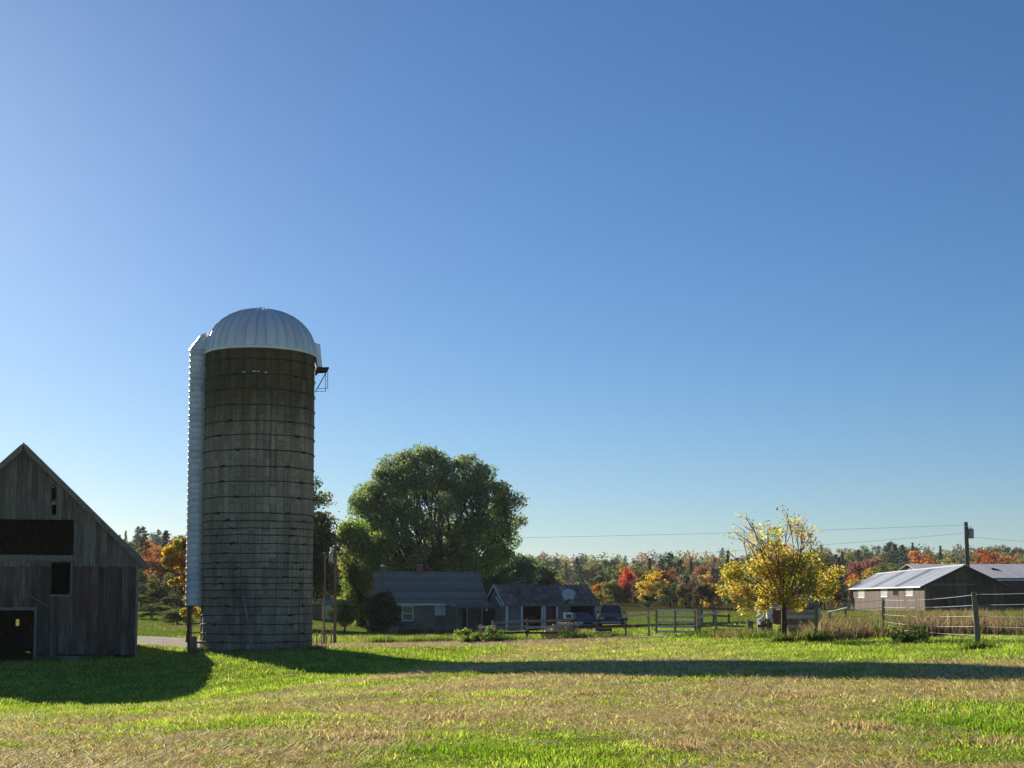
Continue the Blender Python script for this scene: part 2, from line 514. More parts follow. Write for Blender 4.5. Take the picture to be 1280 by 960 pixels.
def silo_mat(name='silo_concrete'):
    """cast concrete staves with a moss-dark cap and run-down stains"""
    t = NT(name)
    pos = t.coords('World')
    sep = t.n('ShaderNodeSeparateXYZ'); t.l(pos, sep.inputs[0])
    z = sep.outputs[2]
    n_f = t.noise(t.mapping(pos, (3, 3, 2.0)), 4, 6, .65)
    n_m = t.noise(t.mapping(pos, (1.4, 1.4, .16)), 1.5, 5, .6)
    n_b = t.noise(t.mapping(pos, (1, 1, .5)), .55, 4, .6)
    c = t.ramp(n_f, [(.25, (.17, .145, .115)), (.5, (.35, .305, .25)), (.75, (.48, .43, .365))])
    oi = t.n('ShaderNodeObjectInfo')
    mr = t.n('ShaderNodeMapRange'); t.l(oi.outputs['Random'], mr.inputs['Value'])
    mr.inputs['To Min'].default_value = .74; mr.inputs['To Max'].default_value = 1.2
    hv = t.n('ShaderNodeHueSaturation'); t.l(mr.outputs[0], hv.inputs['Value']); t.l(c, hv.inputs['Color'])
    c = hv.outputs['Color']
    n_s = t.noise(t.mapping(pos, (5.5, 5.5, .10)), 1.6, 5, .65)
    c = t.mix(t.ramp(n_s, [(.50, 0), (.68, .8)]), c, (.085, .075, .055))
    c = t.mix(t.ramp(n_b, [(.48, 0), (.66, .45)]), c, (.13, .12, .105))
    # brown wash over the upper part
    up = t.n('ShaderNodeMapRange'); t.l(z, up.inputs['Value'])
    up.inputs['From Min'].default_value = 3.0; up.inputs['From Max'].default_value = 9.0
    brown = t.math('MULTIPLY', up.outputs[0], t.ramp(n_m, [(.35, .12), (.65, .7)]))
    c = t.mix(brown, c, t.mix(n_f, (.15, .11, .06), (.38, .30, .19)))
    # moss-dark band under the dome, ragged lower edge
    zz = t.math('ADD', z, t.math('MULTIPLY', t.math('SUBTRACT', n_m, .5), 5.5))
    cap = t.n('ShaderNodeMapRange'); t.l(zz, cap.inputs['Value'])
    cap.inputs['From Min'].default_value = 8.2; cap.inputs['From Max'].default_value = 10.2
    c = t.mix(t.math('MULTIPLY', cap.outputs[0], .86), c, t.mix(t.ramp(n_m, [(.38, 0), (.62, 1)]), (.022, .038, .018), (.13, .085, .036)))
    # damp dark blotches low down
    lo = t.n('ShaderNodeMapRange'); t.l(z, lo.inputs['Value'])
    lo.inputs['From Min'].default_value = 5.5; lo.inputs['From Max'].default_value = 1.0
    k2 = t.math('MULTIPLY', lo.outputs[0], t.ramp(n_b, [(.42, .2), (.62, .75)]))
    c = t.mix(k2, c, (.10, .095, .09))
    return t.finish(c, .92, 0, n_f, .02, .6, .2)


M['ground'] = ground_mat()
M['gravel'] = gravel_mat()
M['silo'] = silo_mat()


# ------------------------------------------------------------------ ground and lane
def dryness(x, y):
    """0 = lush green, 1 = cut straw"""
    x = np.asarray(x, float); y = np.asarray(y, float)
    n = fbm(x * .28 + 3, y * .28 + 8, 4)
    n2 = fbm(x * 1.1 + 31, y * 1.1, 3)
    n3 = fbm(x * 3.1 + 7, y * 3.1 + 40, 2)
    d = .68 + 1.3 * (n - .5) + .9 * (n2 - .5) + .8 * (n3 - .5)
    # uncut hollow between the mown crest and the barn / silo
    crest = np.interp(x, [-14, -9.4, -7.2, -4.5, -2, 0, 3], [22, 25.5, 29, 36, 46, 56, 75])
    hollow = sst(-.8, 1.8, y - crest)
    d = d * (1 - hollow) + hollow * (.02 + .35 * np.maximum(n - .55, 0))
    # greener strip along the right-hand fence and behind the shadow
    right = sst(2.5, 9, x) * sst(24, 31, y)
    d = d * (1 - right) + right * (.05 + .5 * (n - .42))
    for (gx, gy, gr, a) in ((0.4, 13.2, 1.5, .45), (-3.2, 17.5, .9, .55), (5.6, 15.5, 1.5, .6), (4.9, 12.6, 1.0, .5), (-.3, 12.5, 1.2, .5), (2.8, 24, 1.5, .2), (-7.5, 21.5, 2, .25)):
        d = d - a * np.exp(-((x - gx) ** 2 + ((y - gy) * .8) ** 2) / gr ** 2)
    far = sst(70, 90, y)
    d = d * (1 - far) + far * (.12 + .9 * (n - .5))
    return np.clip(d, 0, 1)


def axis(pairs):
    out = []
    for a, b, st in pairs:
        out += list(np.arange(a, b, st))
    return np.array(out)


gx = axis([(-1500, -300, 120), (-300, -100, 20), (-100, -32, 4), (-32, 32, .4), (32, 100, 4), (100, 300, 20), (300, 1501, 120)])
gy = axis([(-120, 6, 6), (6, 72, .4), (72, 140, 2), (140, 340, 8), (340, 1000, 30), (1000, 3200, 220)])
GX, GY = np.meshgrid(gx, gy)
GZ = terrain(GX, GY)
nx, ny = len(gx), len(gy)
gv = np.c_[GX.ravel(), GY.ravel(), GZ.ravel()]
ii = (np.arange(ny - 1)[:, None] * nx + np.arange(nx - 1)[None, :]).ravel()
gl = np.c_[ii, ii + 1, ii + nx + 1, ii + nx].ravel()
gme = np_mesh('ground', gv, gl, np.arange(0, len(gl), 4), np.full(len(ii), 4), True)
_a = gme.attributes.new('dry', 'FLOAT', 'POINT')
_a.data.foreach_set('value', dryness(gv[:, 0], gv[:, 1]).astype(np.float32))
_a = gme.attributes.new('wood', 'FLOAT', 'POINT')
_ang = gv[:, 0] / np.maximum(gv[:, 1], 1)
_a.data.foreach_set('value', (np.clip(sst(95, 175, gv[:, 1]) * (1 - .75 * sst(-.13, -.21, _ang) * (1 - sst(150, 185, gv[:, 1]))), 0, 1) * .95).astype(np.float32))
link('ground', gme, M['ground'], kind='structure')

LANE = [(-70, 101, 2.6), (-45, 93, 2.6), (-30, 87, 2.6), (-22, 80, 2.7), (-17.5, 73, 2.7), (-13, 67.5, 3.2), (-7.5, 63.4, 4.2), (-3, 62.6, 4.2), (0, 62.8, 3.0), (3.5, 63.4, 1.4), (6.5, 64.5, .7), (8, 65.5, .3)]


def lane_dist(x, y):
    """signed closeness to the lane: < 1 means on it"""
    best = np.full(np.shape(x), 9e9)
    for (x0, y0, w0), (x1, y1, w1) in zip(LANE[:-1], LANE[1:]):
        dx, dy = x1 - x0, y1 - y0
        t = np.clip(((x - x0) * dx + (y - y0) * dy) / (dx * dx + dy * dy), 0, 1)
        d = np.hypot(x - x0 - t * dx, y - y0 - t * dy) / (w0 + t * (w1 - w0))
        best = np.minimum(best, d)
    return best


def build_lane():
    P = np.array(LANE)
    s = np.linspace(0, len(P) - 1, 160)
    cx = np.interp(s, range(len(P)), P[:, 0]); cy = np.interp(s, range(len(P)), P[:, 1]); w = np.interp(s, range(len(P)), P[:, 2])
    for _ in range(6):
        cx[1:-1] = (cx[:-2] + cx[1:-1] * 2 + cx[2:]) / 4; cy[1:-1] = (cy[:-2] + cy[1:-1] * 2 + cy[2:]) / 4
    tx = np.gradient(cx); ty = np.gradient(cy); L = np.hypot(tx, ty)
    nxx, nyy = -ty / L, tx / L
    m = 11
    vs = []
    for i in range(len(s)):
        for k in range(m):
            u = -1 + 2 * k / (m - 1)
            ww = w[i] * (1 + .16 * (fbm(s[i] * 3 + 5 * (u > 0), u * 0 + 2.0, 3) - .5) * 2) if abs(u) == 1 else w[i]
            vs.append((cx[i] + nxx[i] * u * ww, cy[i] + nyy[i] * u * ww))
    vs = np.array(vs)
    z = terrain(vs[:, 0], vs[:, 1]) + .035
    z.reshape(-1, m)[:, [0, -1]] -= .08
    f = []
    for i in range(len(s) - 1):
        for k in range(m - 1):
            a = i * m + k
            f += [a, a + 1, a + m + 1, a + m]
    me = np_mesh('dirt_lane', np.c_[vs, z], np.array(f), np.arange(0, len(f), 4), np.full(len(f) // 4, 4), True)
    link('dirt_lane', me, M['gravel'], kind='structure')


build_lane()


# ------------------------------------------------------------------ silo
SX, SY = -11.0, 59.0
SZ = tz(SX, SY) - .05
SR = 2.34


def build_silo():
    root = thing('silo', 'tall round concrete stave silo with a ribbed metal dome beside the barn', 'silo', (SX, SY, SZ))
    z_top = 12.95            # wall height above the foot
    core = MB().lathe([(SR - .075, -.4), (SR - .075, z_top)], 64)
    part('wall', core, M['mortar'], root, smooth=True)
    ncol, rowh = 50, .76
    cw = 2 * math.pi / ncol
    # stave shape: a slightly cambered slab with eased edges
    def stave_mesh(h, jit):
        mb = MB()
        g = .004
        hw = SR * math.tan(cw / 2) - g
        e = .012
        v = []
        for (y, z) in ((0, g), (0, h - g)):
            v += [(SR - .08, -hw, z), (SR - .08, hw, z)]
        v += [(SR - .012 + jit, -hw, g), (SR - .012 + jit, hw, g), (SR - .012 + jit, -hw, h - g), (SR - .012 + jit, hw, h - g)]
        v += [(SR + jit, -hw + e, g + e), (SR + jit, hw - e, g + e), (SR + jit, -hw + e, h - g - e), (SR + jit, hw - e, h - g - e)]
        f = [(8, 9, 11, 10), (4, 5, 9, 8), (6, 10, 11, 7), (4, 8, 10, 6), (5, 7, 11, 9), (0, 4, 6, 2), (1, 3, 7, 5), (0, 1, 5, 4), (2, 6, 7, 3)]
        return mb.add(v, f)
    full = [stave_mesh(rowh, j) for j in (-.006, 0, .005)]
    half = stave_mesh(rowh / 2, 0.0)
    fm = [m.mesh('stave') for m in full]; hm = half.mesh('stave_half')
    for m_ in fm + [hm]: m_.materials.append(M['silo'])
    cells = []
    to_cam = math.atan2(-SY, -SX)
    for c in range(ncol):
        ang = c * cw
        z = -.28 + (0 if c % 2 == 0 else 0)
        if c % 2:
            cells.append((ang, z, True)); z += rowh / 2
        while z < z_top - .05:
            hh = rowh if z + rowh <= z_top + .02 else None
            if hh:
                cells.append((ang, z, False)); z += rowh
            else:
                cells.append((ang, z, True)); z += rowh / 2
    cells.sort(key=lambda q: -math.cos(q[0] - to_cam))
    rest = MB()
    for i, (ang, z, is_half) in enumerate(cells):
        if i < 300:
            link('stave', hm if is_half else fm[random.randrange(3)], None, root, (0, 0, z), (0, 0, ang + random.uniform(-.0015, .0015)))
        else:
            src = half if is_half else full[random.randrange(3)]
            ca, sa = math.cos(ang), math.sin(ang)
            rest.add([(x * ca - y * sa, x * sa + y * ca, zz + z) for x, y, zz in src.v], src.f)
    part('remaining_staves', rest, M['silo'], root, kind='stuff')
    # hoops: widely spaced at the top, close together lower down
    rows = [447, 467, 486, 505, 525, 543, 562, 582, 601, 621, 641, 650, 660, 669, 679, 691, 703, 711, 721, 729, 738, 748, 758, 769, 781, 793, 803]
    for k, y in enumerate(rows):
        z = at(324, y, SY - SR).z - SZ
        mb = MB()
        n = 64
        rr = SR + .03
        pts = [(rr * math.cos(2 * math.pi * q / n), rr * math.sin(2 * math.pi * q / n), z + .010 * math.sin(q * .7 + k) + .02 * math.sin(q * .098 + k * 1.7)) for q in range(n + 1)]
        mb.tube(pts, .021, 6, False)
        for q in range(4):      # lugs that clamp the rods
            t = to_cam + (-.62, .72, 2.4, -2.2)[q] + .22 * math.sin(k * 2.3 + q)
            c = Vector((rr * math.cos(t), rr * math.sin(t), z))
            mb.box(c, (.08, .22, .07), Matrix.Rotation(t, 3, 'Z') @ Matrix.Rotation(.25 * math.sin(k * 1.9 + q), 3, 'X'))
        part('hoop', mb, M['hoop'], root, smooth=True)
    # dome
    zb = z_top - .02
    nd = 34
    H, RD = 1.92, SR + .03
    gore = MB()
    w = math.pi / nd
    steps = 9
    v = []; f = []
    prof = [(RD + .02, -.16), (RD + .015, 0)] + [(RD * math.cos(a) ** .93, H * math.sin(a)) for a in np.linspace(.08, math.pi / 2 - .09, steps)]
    for (r, z) in prof:
        for (u, up_) in ((-.995, -.02), (-.955, .045), (-.885, .0), (0, .010), (.885, .0), (.955, .045), (.995, -.02)):
            rr = r + up_ * min(1, r / 1.2) * .9
            v.append((rr * math.cos(w * u), rr * math.sin(w * u), z + up_ * .5))
    for i in range(len(prof) - 1):
        for k in range(6):
            f.append((i * 7 + k, i * 7 + k + 1, i * 7 + k + 8, i * 7 + k + 7))
    gore.add(v, f)
    gm = gore.mesh('dome_panel', True); gm.materials.append(M['dome_steel'])
    for k in range(nd):
        link('dome_panel', gm, None, root, (0, 0, zb), (0, 0, 2 * math.pi * (k + .5) / nd))
    cap = MB().lathe([(.33, H - .035), (.30, H + .035), (.2, H + .085), (.06, H + .11), (0.001, H + .11)], 24)
    part('dome_cap', cap, M['dome_steel'], root, smooth=True, loc=(0, 0, zb))
    band = MB().lathe([(RD + .035, -.17), (RD + .05, -.15), (RD + .05, -.05), (RD + .035, -.03)], 64)
    part('dome_rim', band, M['dome_steel'], root, smooth=True, loc=(0, 0, zb))
    # chute: a column of flanged rings down the left side
    side = to_cam - math.pi / 2 - .10        # left, a little behind
    cr = .43
    cd = SR + .30
    ccx, ccy = cd * math.cos(side), cd * math.sin(side)
    ring_h = .262
    z0 = at(248, 757, SY).z - SZ
    z1 = at(250, 440, SY).z - SZ
    n_r = int(round((z1 - z0) / ring_h))
    ring_h = (z1 - z0) / n_r
    ringm = MB().lathe([(cr, 0), (cr + .024, .010), (cr + .026, .034), (cr + .004, .046), (cr, ring_h * .6), (cr, ring_h)], 28)
    rm = ringm.mesh('chute_ring', True); rm.materials.append(M['steel'])
    for k in range(n_r):
        link('chute_ring', rm, None, root, (ccx, ccy, z0 + k * ring_h), (0, 0, random.random() * 6))
    hood = MB()
    n = 20
    v = []
    for k in range(n):
        t = 2 * math.pi * k / n
        v.append((ccx + (cr + .06) * math.cos(t), ccy + (cr + .06) * math.sin(t), z1))
    ic = Vector((math.cos(side), math.sin(side), 0))
    apex = Vector((ccx, ccy, z1 + .72)) - ic * .16
    for k in range(n):
        t = 2 * math.pi * k / n
        v.append((apex.x + .20 * math.cos(t), apex.y + .20 * math.sin(t), apex.z + .10 * math.cos(t - side + math.pi)))
    fs = [(k, (k + 1) % n, n + (k + 1) % n, n + k) for k in range(n)] + [tuple(range(n, 2 * n))]
    hood.add(v, fs)
    part('chute_hood', hood, M['dome_steel'], root)
    foot = MB()
    for dx in (-.28, .28):
        foot.beam((ccx + dx, ccy, -.2), (ccx + dx, ccy, z0), .09, .09)
    for q in range(3):
        foot.beam((ccx - .28, ccy, .35 + q * .4), (ccx + .28, ccy, .35 + q * .4), .05, .05)
    part('chute_support', foot, M['dark_wood'], root)
    # hatch hood and ladder platform at the right of the rim
    rt = to_cam + math.pi / 2 + .05
    rx = Vector((math.cos(rt), math.sin(rt), 0)); ry = Vector((-math.sin(rt), math.cos(rt), 0))
    hb = MB()
    c = rx * (SR + .08)
    poly = [c + Vector((0, 0, zb - .55)), c + rx * .22 + Vector((0, 0, zb - .60)), c + rx * .12 + Vector((0, 0, zb + .42)), c - rx * .12 + Vector((0, 0, zb + .50))]
    hb.prism([p - ry * .45 for p in poly], ry * .9)
    part('filler_hatch', hb, M['dome_steel'], root)
    pf = MB()
    pf.beam(c + Vector((0, 0, zb - .72)) - ry * .5, c + rx * .02 + Vector((0, 0, zb - .72)) + ry * .5, .1, .16)
    for s_ in (-.5, 0, .5):
        pf.beam(c + ry * s_ + Vector((0, 0, zb - .66)), c + rx * .5 + ry * s_ + Vector((0, 0, zb - .62)), .07, .1)
    pf.beam(c + rx * .16 - ry * .5 + Vector((0, 0, zb - .6)), c + rx * .16 + ry * .5 + Vector((0, 0, zb - .6)), .22, .04)
    part('platform', pf, M['hoop'], root)
    for s_ in (-.45, .45):
        br = MB()
        br.tube([c + ry * s_ + Vector((0, 0, zb - 1.55)), c + rx * .46 + ry * s_ + Vector((0, 0, zb - .68))], .018, 5)
        br.tube([c + rx * .46 + ry * s_ + Vector((0, 0, zb - .68)), c + rx * .46 + ry * s_ + Vector((0, 0, zb - 1.5))], .014, 5)
        br.tube([c + ry * s_ + Vector((0, 0, zb - 1.52)), c + rx * .48 + ry * s_ + Vector((0, 0, zb - 1.5))], .014, 5)
        part('platform_brace', br, M['hoop'], root)
    # broad footing ring
    part('footing', MB().lathe([(SR + .16, -.5), (SR + .16, .05), (SR + .12, .09), (SR - .02, .10)], 48), M['silo'], root)
    # old reflectors riveted in a row high on the wall
    for (px, py) in ((304, 465), (316, 464), (321, 464), (330, 465)):
        a = math.asin(max(-1, min(1, (px - 324) / 68.0)))
        t = to_cam + a
        z = at(324, py, SY - SR).z - SZ
        part('wall_bracket', MB().box((0, 0, 0), (.03, .11, .05)), M['steel'], root, loc=((SR + .03) * math.cos(t), (SR + .03) * math.sin(t), z), rot=(0, 0, t))
    return root


build_silo()
# pole leaning against the silo
_a = at(316, 806, SY - SR - .55); _b = at(304, 742, SY - SR + .02)
_a.z = tz(_a.x, _a.y)
_o = part('leaning_board', MB().beam((0, 0, -.05), _b - _a, .09, .05), M['trim_wood'], None, loc=_a)
tag(_o, 'thin pale board leaning against the front of the silo', 'board')


# ------------------------------------------------------------------ barn
def build_barn():
    az = math.atan2(170 - 640, F)                       # side walls run along the line of sight
    r = Vector((math.sin(az), math.cos(az), 0)); g = Vector((math.cos(az), -math.sin(az), 0))
    corner = at(170, 800, 58.6)
    hw = 4.72
    mid = Vector((corner.x, corner.y, 0)) - g * hw
    base = min(tz(corner.x, corner.y), tz(mid.x, mid.y)) - .12
    rotz = math.atan2(g.y, g.x)
    root = thing('barn', 'weathered grey wooden barn with open loft, gable end facing the field', 'barn', (mid.x, mid.y, base), rotz)

    def loc(px, py):
        d = ray(px, py)
        k = (mid.dot(r)) / (d.x * r.x + d.y * r.y)
        p = Vector((d.x * k, d.y * k, CAM_Z + d.z * k))
        return (p - mid).dot(g), p.z - base

    peak = loc(25, 560)[1]; eave = loc(172, 699)[1]
    depth = 13.0
    slope = (peak - eave) / hw

    def roofz(x): return peak - abs(x) * slope

    hay = (loc(-60, 690)[0], loc(92, 690)[0], loc(90, 694)[1], loc(90, 650)[1])
    win = (loc(64, 720)[0], loc(88, 720)[0], loc(76, 743)[1], loc(76, 703)[1])
    door = (loc(-44, 800)[0], loc(42, 800)[0], -.1, loc(20, 763)[1])
    sl1 = (loc(64.5, 610)[0], loc(70.5, 610)[0], loc(68, 625)[1], loc(68, 610)[1])
    sl2 = (loc(64.5, 640)[0], loc(70.5, 640)[0], loc(68, 644)[1], loc(68, 631)[1])
    holes = [hay, win, door, sl1, sl2]
    seam = loc(130, 706)[1]
    pr = random.Random(3)

    def planks(zlo, zhi, y, mat, seed):
        q = random.Random(seed)
        x = -hw
        while x < hw - .02:
            w = min(q.choice((.17, .2, .23, .26, .3)), hw - x)
            if hw - (x + w) < .1: w = hw - x
            for e in sorted(v for h in holes for v in h[:2]):
                if x + .02 < e < x + w + .05: w = e - x; break
            x0, x1 = x + .004, x + w - .004
            xm = (x0 + x1) / 2
            segs = [(zlo + q.uniform(-.03, .03) if zlo > .5 else zlo, None)]
            cuts = sorted([(h[2], h[3]) for h in holes if h[0] - .01 < xm < h[1] + .01])
            lo = zlo + (q.uniform(-.05, .03) if zlo > 1 else q.uniform(0, .12))
            top = zhi
            parts_ = []
            for (a, b) in cuts:
                if b <= lo or a >= min(top, 99): continue
                if a > lo + .03: parts_.append((lo, a, False))
                lo = b
            parts_.append((lo, top, top > 50))
            for (a, b, sloped) in parts_:
                dy = y + q.uniform(-.009, .009)
                mb = MB()
                if sloped:
                    za, zb = roofz(x0) - .03, roofz(x1) - .03
                    if min(za, zb) < a + .04: continue
                    if x0 < 0 < x1:
                        poly = [(x0, dy, a), (x1, dy, a), (x1, dy, zb), (0, dy, peak - .03), (x0, dy, za)]
                    else:
                        poly = [(x0, dy, a), (x1, dy, a), (x1, dy, zb), (x0, dy, za)]
                else:
                    if b < a + .04: continue
                    sk = q.uniform(-.004, .004)
                    poly = [(x0, dy, a), (x1, dy, a), (x1 + sk, dy, b), (x0 + sk, dy, b)]
                mb.prism(poly, (0, .026, 0))
                part('plank', mb, mat, root)
            x += w
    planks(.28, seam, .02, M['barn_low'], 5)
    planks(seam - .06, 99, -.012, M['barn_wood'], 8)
    # frame boards round the openings
    def board(x0, x1, z0, z1, y=-.055, t=.035, mat=None):
        part('trim_board', MB().bbox(x0, x1, y, y + t, z0, z1), mat or M['trim_wood'], root)
    board(hay[1], hay[1] + .1, hay[2] - .02, hay[3])
    board(hay[0], hay[1] + .1, hay[2] - .24, hay[2] - .02, -.06)
    board(win[1], win[1] + .075, win[2], win[3])
    board(win[0] - .03, win[1] + .05, win[2] - .09, win[2] - .005)
    board(door[1], door[1] + .11, .1, door[3])
    board(door[0], door[1] + .12, door[3] + .005, door[3] + .13, -.05, .05)
    board(sl1[0] - .04, sl1[1] + .04, sl1[2] - .12, sl1[2], mat=M['barn_wood'])
    board(sl2[0] - .04, sl2[1] + .04, sl2[3], sl2[3] + .08, mat=M['barn_wood'])
    board(sl2[0] - .05, sl2[1] + .08, sl2[2] - .06, sl2[2])
    # batten knocked askew on the lower wall
    a = loc(31, 741); b = loc(60, 758)
    part('loose_batten', MB().beam((a[0], -.055, a[1]), (b[0], -.05, b[1]), .03, .1, (0, 1, 0)), M['trim_wood'], root)
    # corner boards
    for s in (-1, 1):
        part('corner_board', MB().bbox(s * hw - .05, s * hw + .05, -.045, .045, .2, eave - .1), M['trim_wood'], root)
    # sill beam on stones
    part('sill_beam', MB().bbox(door[1] + .12, hw - .9, -.10, .12, .10, .30), M['trim_wood'], root)
    part('sill_beam', MB().bbox(hw - .89, hw + .02, -.04, .12, .02, .26), M['dark_wood'], root)
    part('doorstep', MB().bbox(door[0] - .1, door[1] + .16, -.25, .1, -.02, .13), M['trim_wood'], root)
    st = random.Random(4)
    x = door[1] + .3
    while x < hw:
        w = st.uniform(.3, .6)
        mb = MB().box((x + w / 2, .0, .02), (w * .95, .3, st.uniform(.14, .2)), Matrix.Rotation(st.uniform(-.05, .05), 3, 'Y'))
        part('foundation_stone', mb, M['stone'], root)
        x += w
    # side and rear walls, loft floor
    side_l = MB().bbox(-hw, -hw + .06, .05, depth, 0, eave)
    part('side_wall', side_l, M['inside'], root)
    part('side_wall', MB().bbox(hw - .06, hw, .05, depth, 0, eave), M['barn_wood'], root)
    # rear gable with a small light hole seen through the open door
    hx, hz = None, None
    d = ray(22, 778)
    k = (mid.dot(r) + depth) / (d.x * r.x + d.y * r.y)
    p = Vector((d.x * k, d.y * k, CAM_Z + d.z * k)); hx = (p - mid).dot(g); hz = p.z - base
    q = .085; qz = .17
    for (x0, x1, z0, z1) in ((-hw + .06, hx - q, 0, eave), (hx + q, hw - .06, 0, eave), (hx - q, hx + q, 0, hz - qz), (hx - q, hx + q, hz + qz, eave)):
        part('rear_wall', MB().bbox(x0, x1, depth - .08, depth, z0, z1), M['inside'], root)
    part('rear_gable', MB().prism([(-hw, depth - .08, eave + .002), (hw, depth - .08, eave + .002), (0, depth - .08, peak)], (0, .08, 0)), M['inside'], root)
    part('loft_floor', MB().bbox(-hw + .07, hw - .07, .2, depth - .1, hay[2] - .3, hay[2] - .22), M['dark_wood'], root)
    part('ridge_cap', MB().prism([(-.26, -.36, peak - .16), (0, -.36, peak + .22), (.26, -.36, peak - .16), (0, -.36, peak + .08)], (0, depth + .64, 0)), M['roof_iron'], root)
    # roof: two slabs of iron sheets with rake boards
    for s in (-1, 1):
        nrm = Vector((s * slope, 0, 1)).normalized()
        run = Vector((s * 1.0, 0, -slope)).normalized()
        L = math.hypot(hw, hw * slope) + .42
        o = Vector((0, -.28, peak + .03))
        mb = MB().prism([o, o + run * L, o + run * L + nrm * .10, o + nrm * .10 + Vector((0, 0, .04))], (0, depth + .5, 0))
        rf = part('roof', mb, M['roof_iron'], root)
        nb = 14
        for k in range(nb):
            y0 = -.30 + (depth + .54) * k / nb
            sm = MB().prism([o + nrm * .125 + Vector((0, y0 - o.y, 0)), o + run * L + nrm * .115 + Vector((0, y0 - o.y, 0)), o + run * L + nrm * .13 + Vector((0, y0 - o.y, 0)), o + nrm * .14 + Vector((0, y0 - o.y, 0))], (0, (depth + .54) / nb - .012, 0))
            part('roof_sheet', sm, M['roof_iron'], root)
        o2 = Vector((0, -.33, peak - .10))
        part('rake_board', MB().prism([o2, o2 + run * (L - .02), o2 + run * (L - .02) + nrm * .17, o2 + nrm * .17 + Vector((0, 0, .03))], (0, .045, 0)), M['trim_wood'], root)
    return root


build_barn()


# ------------------------------------------------------------------ house, garage, sheds
ROT_H = math.atan2(.25, .968)


def gable_roof_panels(root, x0, x1, y_e, z_e, y_r, z_r, n, mat, name='roof_panel', t=.04, over=.25, mats=None, rib=True):
    """a roof slope from the eave line (y_e,z_e) to the ridge (y_r,z_r) laid in n strips"""
    d = Vector((0, y_r - y_e, z_r - z_e)); L = d.length; d.normalize()
    nrm = Vector((0, -d.z, d.y))
    if nrm.z < 0: nrm = -nrm
    a = Vector((0, y_e, z_e)) - d * over
    w = (x1 - x0) / n
    for k in range(n):
        xa, xb = x0 + k * w, x0 + (k + 1) * w
        lift = random.uniform(0, .012)
        mb = MB()
        p = [a + Vector((xa + .008, 0, 0)), a + Vector((xb - .008, 0, 0))]
        q = [v + d * (L + over) for v in p]
        o = nrm * (t + lift)
        mb.add([p[0], p[1], q[1], q[0], p[0] + o, p[1] + o, q[1] + o, q[0] + o], [(0, 3, 2, 1), (4, 5, 6, 7), (0, 1, 5, 4), (2, 3, 7, 6), (0, 4, 7, 3), (1, 2, 6, 5)])
        if rib:
            o2 = nrm * (t + lift + .03)
            e = Vector((.05, 0, 0))
            mb.add([p[0] + o, p[0] + o + e, q[0] + o + e, q[0] + o, p[0] + o2, p[0] + o2 + e, q[0] + o2 + e, q[0] + o2], [(0, 3, 2, 1), (4, 5, 6, 7), (0, 1, 5, 4), (2, 3, 7, 6), (0, 4, 7, 3), (1, 2, 6, 5)])
        part(name, mb, (mats[k] if mats else mat), root)


def window_part(root, x0, x1, z0, z1, y, fmat, gmat, bars=True, label=None):
    t = .07
    fr = MB()
    fr.bbox(x0 - t, x0, y - .05, y + .02, z0 - t, z1 + t); fr.bbox(x1, x1 + t, y - .05, y + .02, z0 - t, z1 + t)
    fr.bbox(x0, x1, y - .045, y + .02, z1, z1 + t); fr.bbox(x0, x1, y - .06, y + .02, z0 - t, z0)
    if bars:
        fr.bbox(x0, x1, y - .03, y + .01, (z0 + z1) / 2 - .025, (z0 + z1) / 2 + .025)
    w = part('window', fr, fmat, root, label)
    part('pane', MB().bbox(x0, x1, y - .012, y + .004, z0, z1), gmat, w)
    return w


def wall_with_holes(x0, x1, z0, z1, holes, y0, y1):
    mb = MB()
    xs = sorted({x0, x1} | {h[0] for h in holes} | {h[1] for h in holes})
    for a, b in zip(xs[:-1], xs[1:]):
        lo = z0
        for h in sorted([h for h in holes if h[0] < (a + b) / 2 < h[1]], key=lambda h: h[2]):
            if h[2] > lo + .01: mb.bbox(a, b, y0, y1, lo, h[2])
            lo = h[3]
        if z1 > lo + .01: mb.bbox(a, b, y0, y1, lo, z1)
    return mb


class Frame:
    """a rotated building frame: pixel -> local coordinates on the front wall (local y = 0)"""
    def __init__(s, px, Y, rot, base):
        p = at(px, 760, Y)
        s.o = Vector((p.x, p.y, base)); s.rot = rot
        s.g = Vector((math.cos(rot), math.sin(rot), 0)); s.r = Vector((-math.sin(rot), math.cos(rot), 0))

    def loc(s, px, py, y=0.0):
        d = ray(px, py); o = s.o + s.r * y
        k = (o.x * s.r.x + o.y * s.r.y) / (d.x * s.r.x + d.y * s.r.y)
        p = d * k + Vector((0, 0, CAM_Z)) - s.o
        return p.dot(s.g), p.z


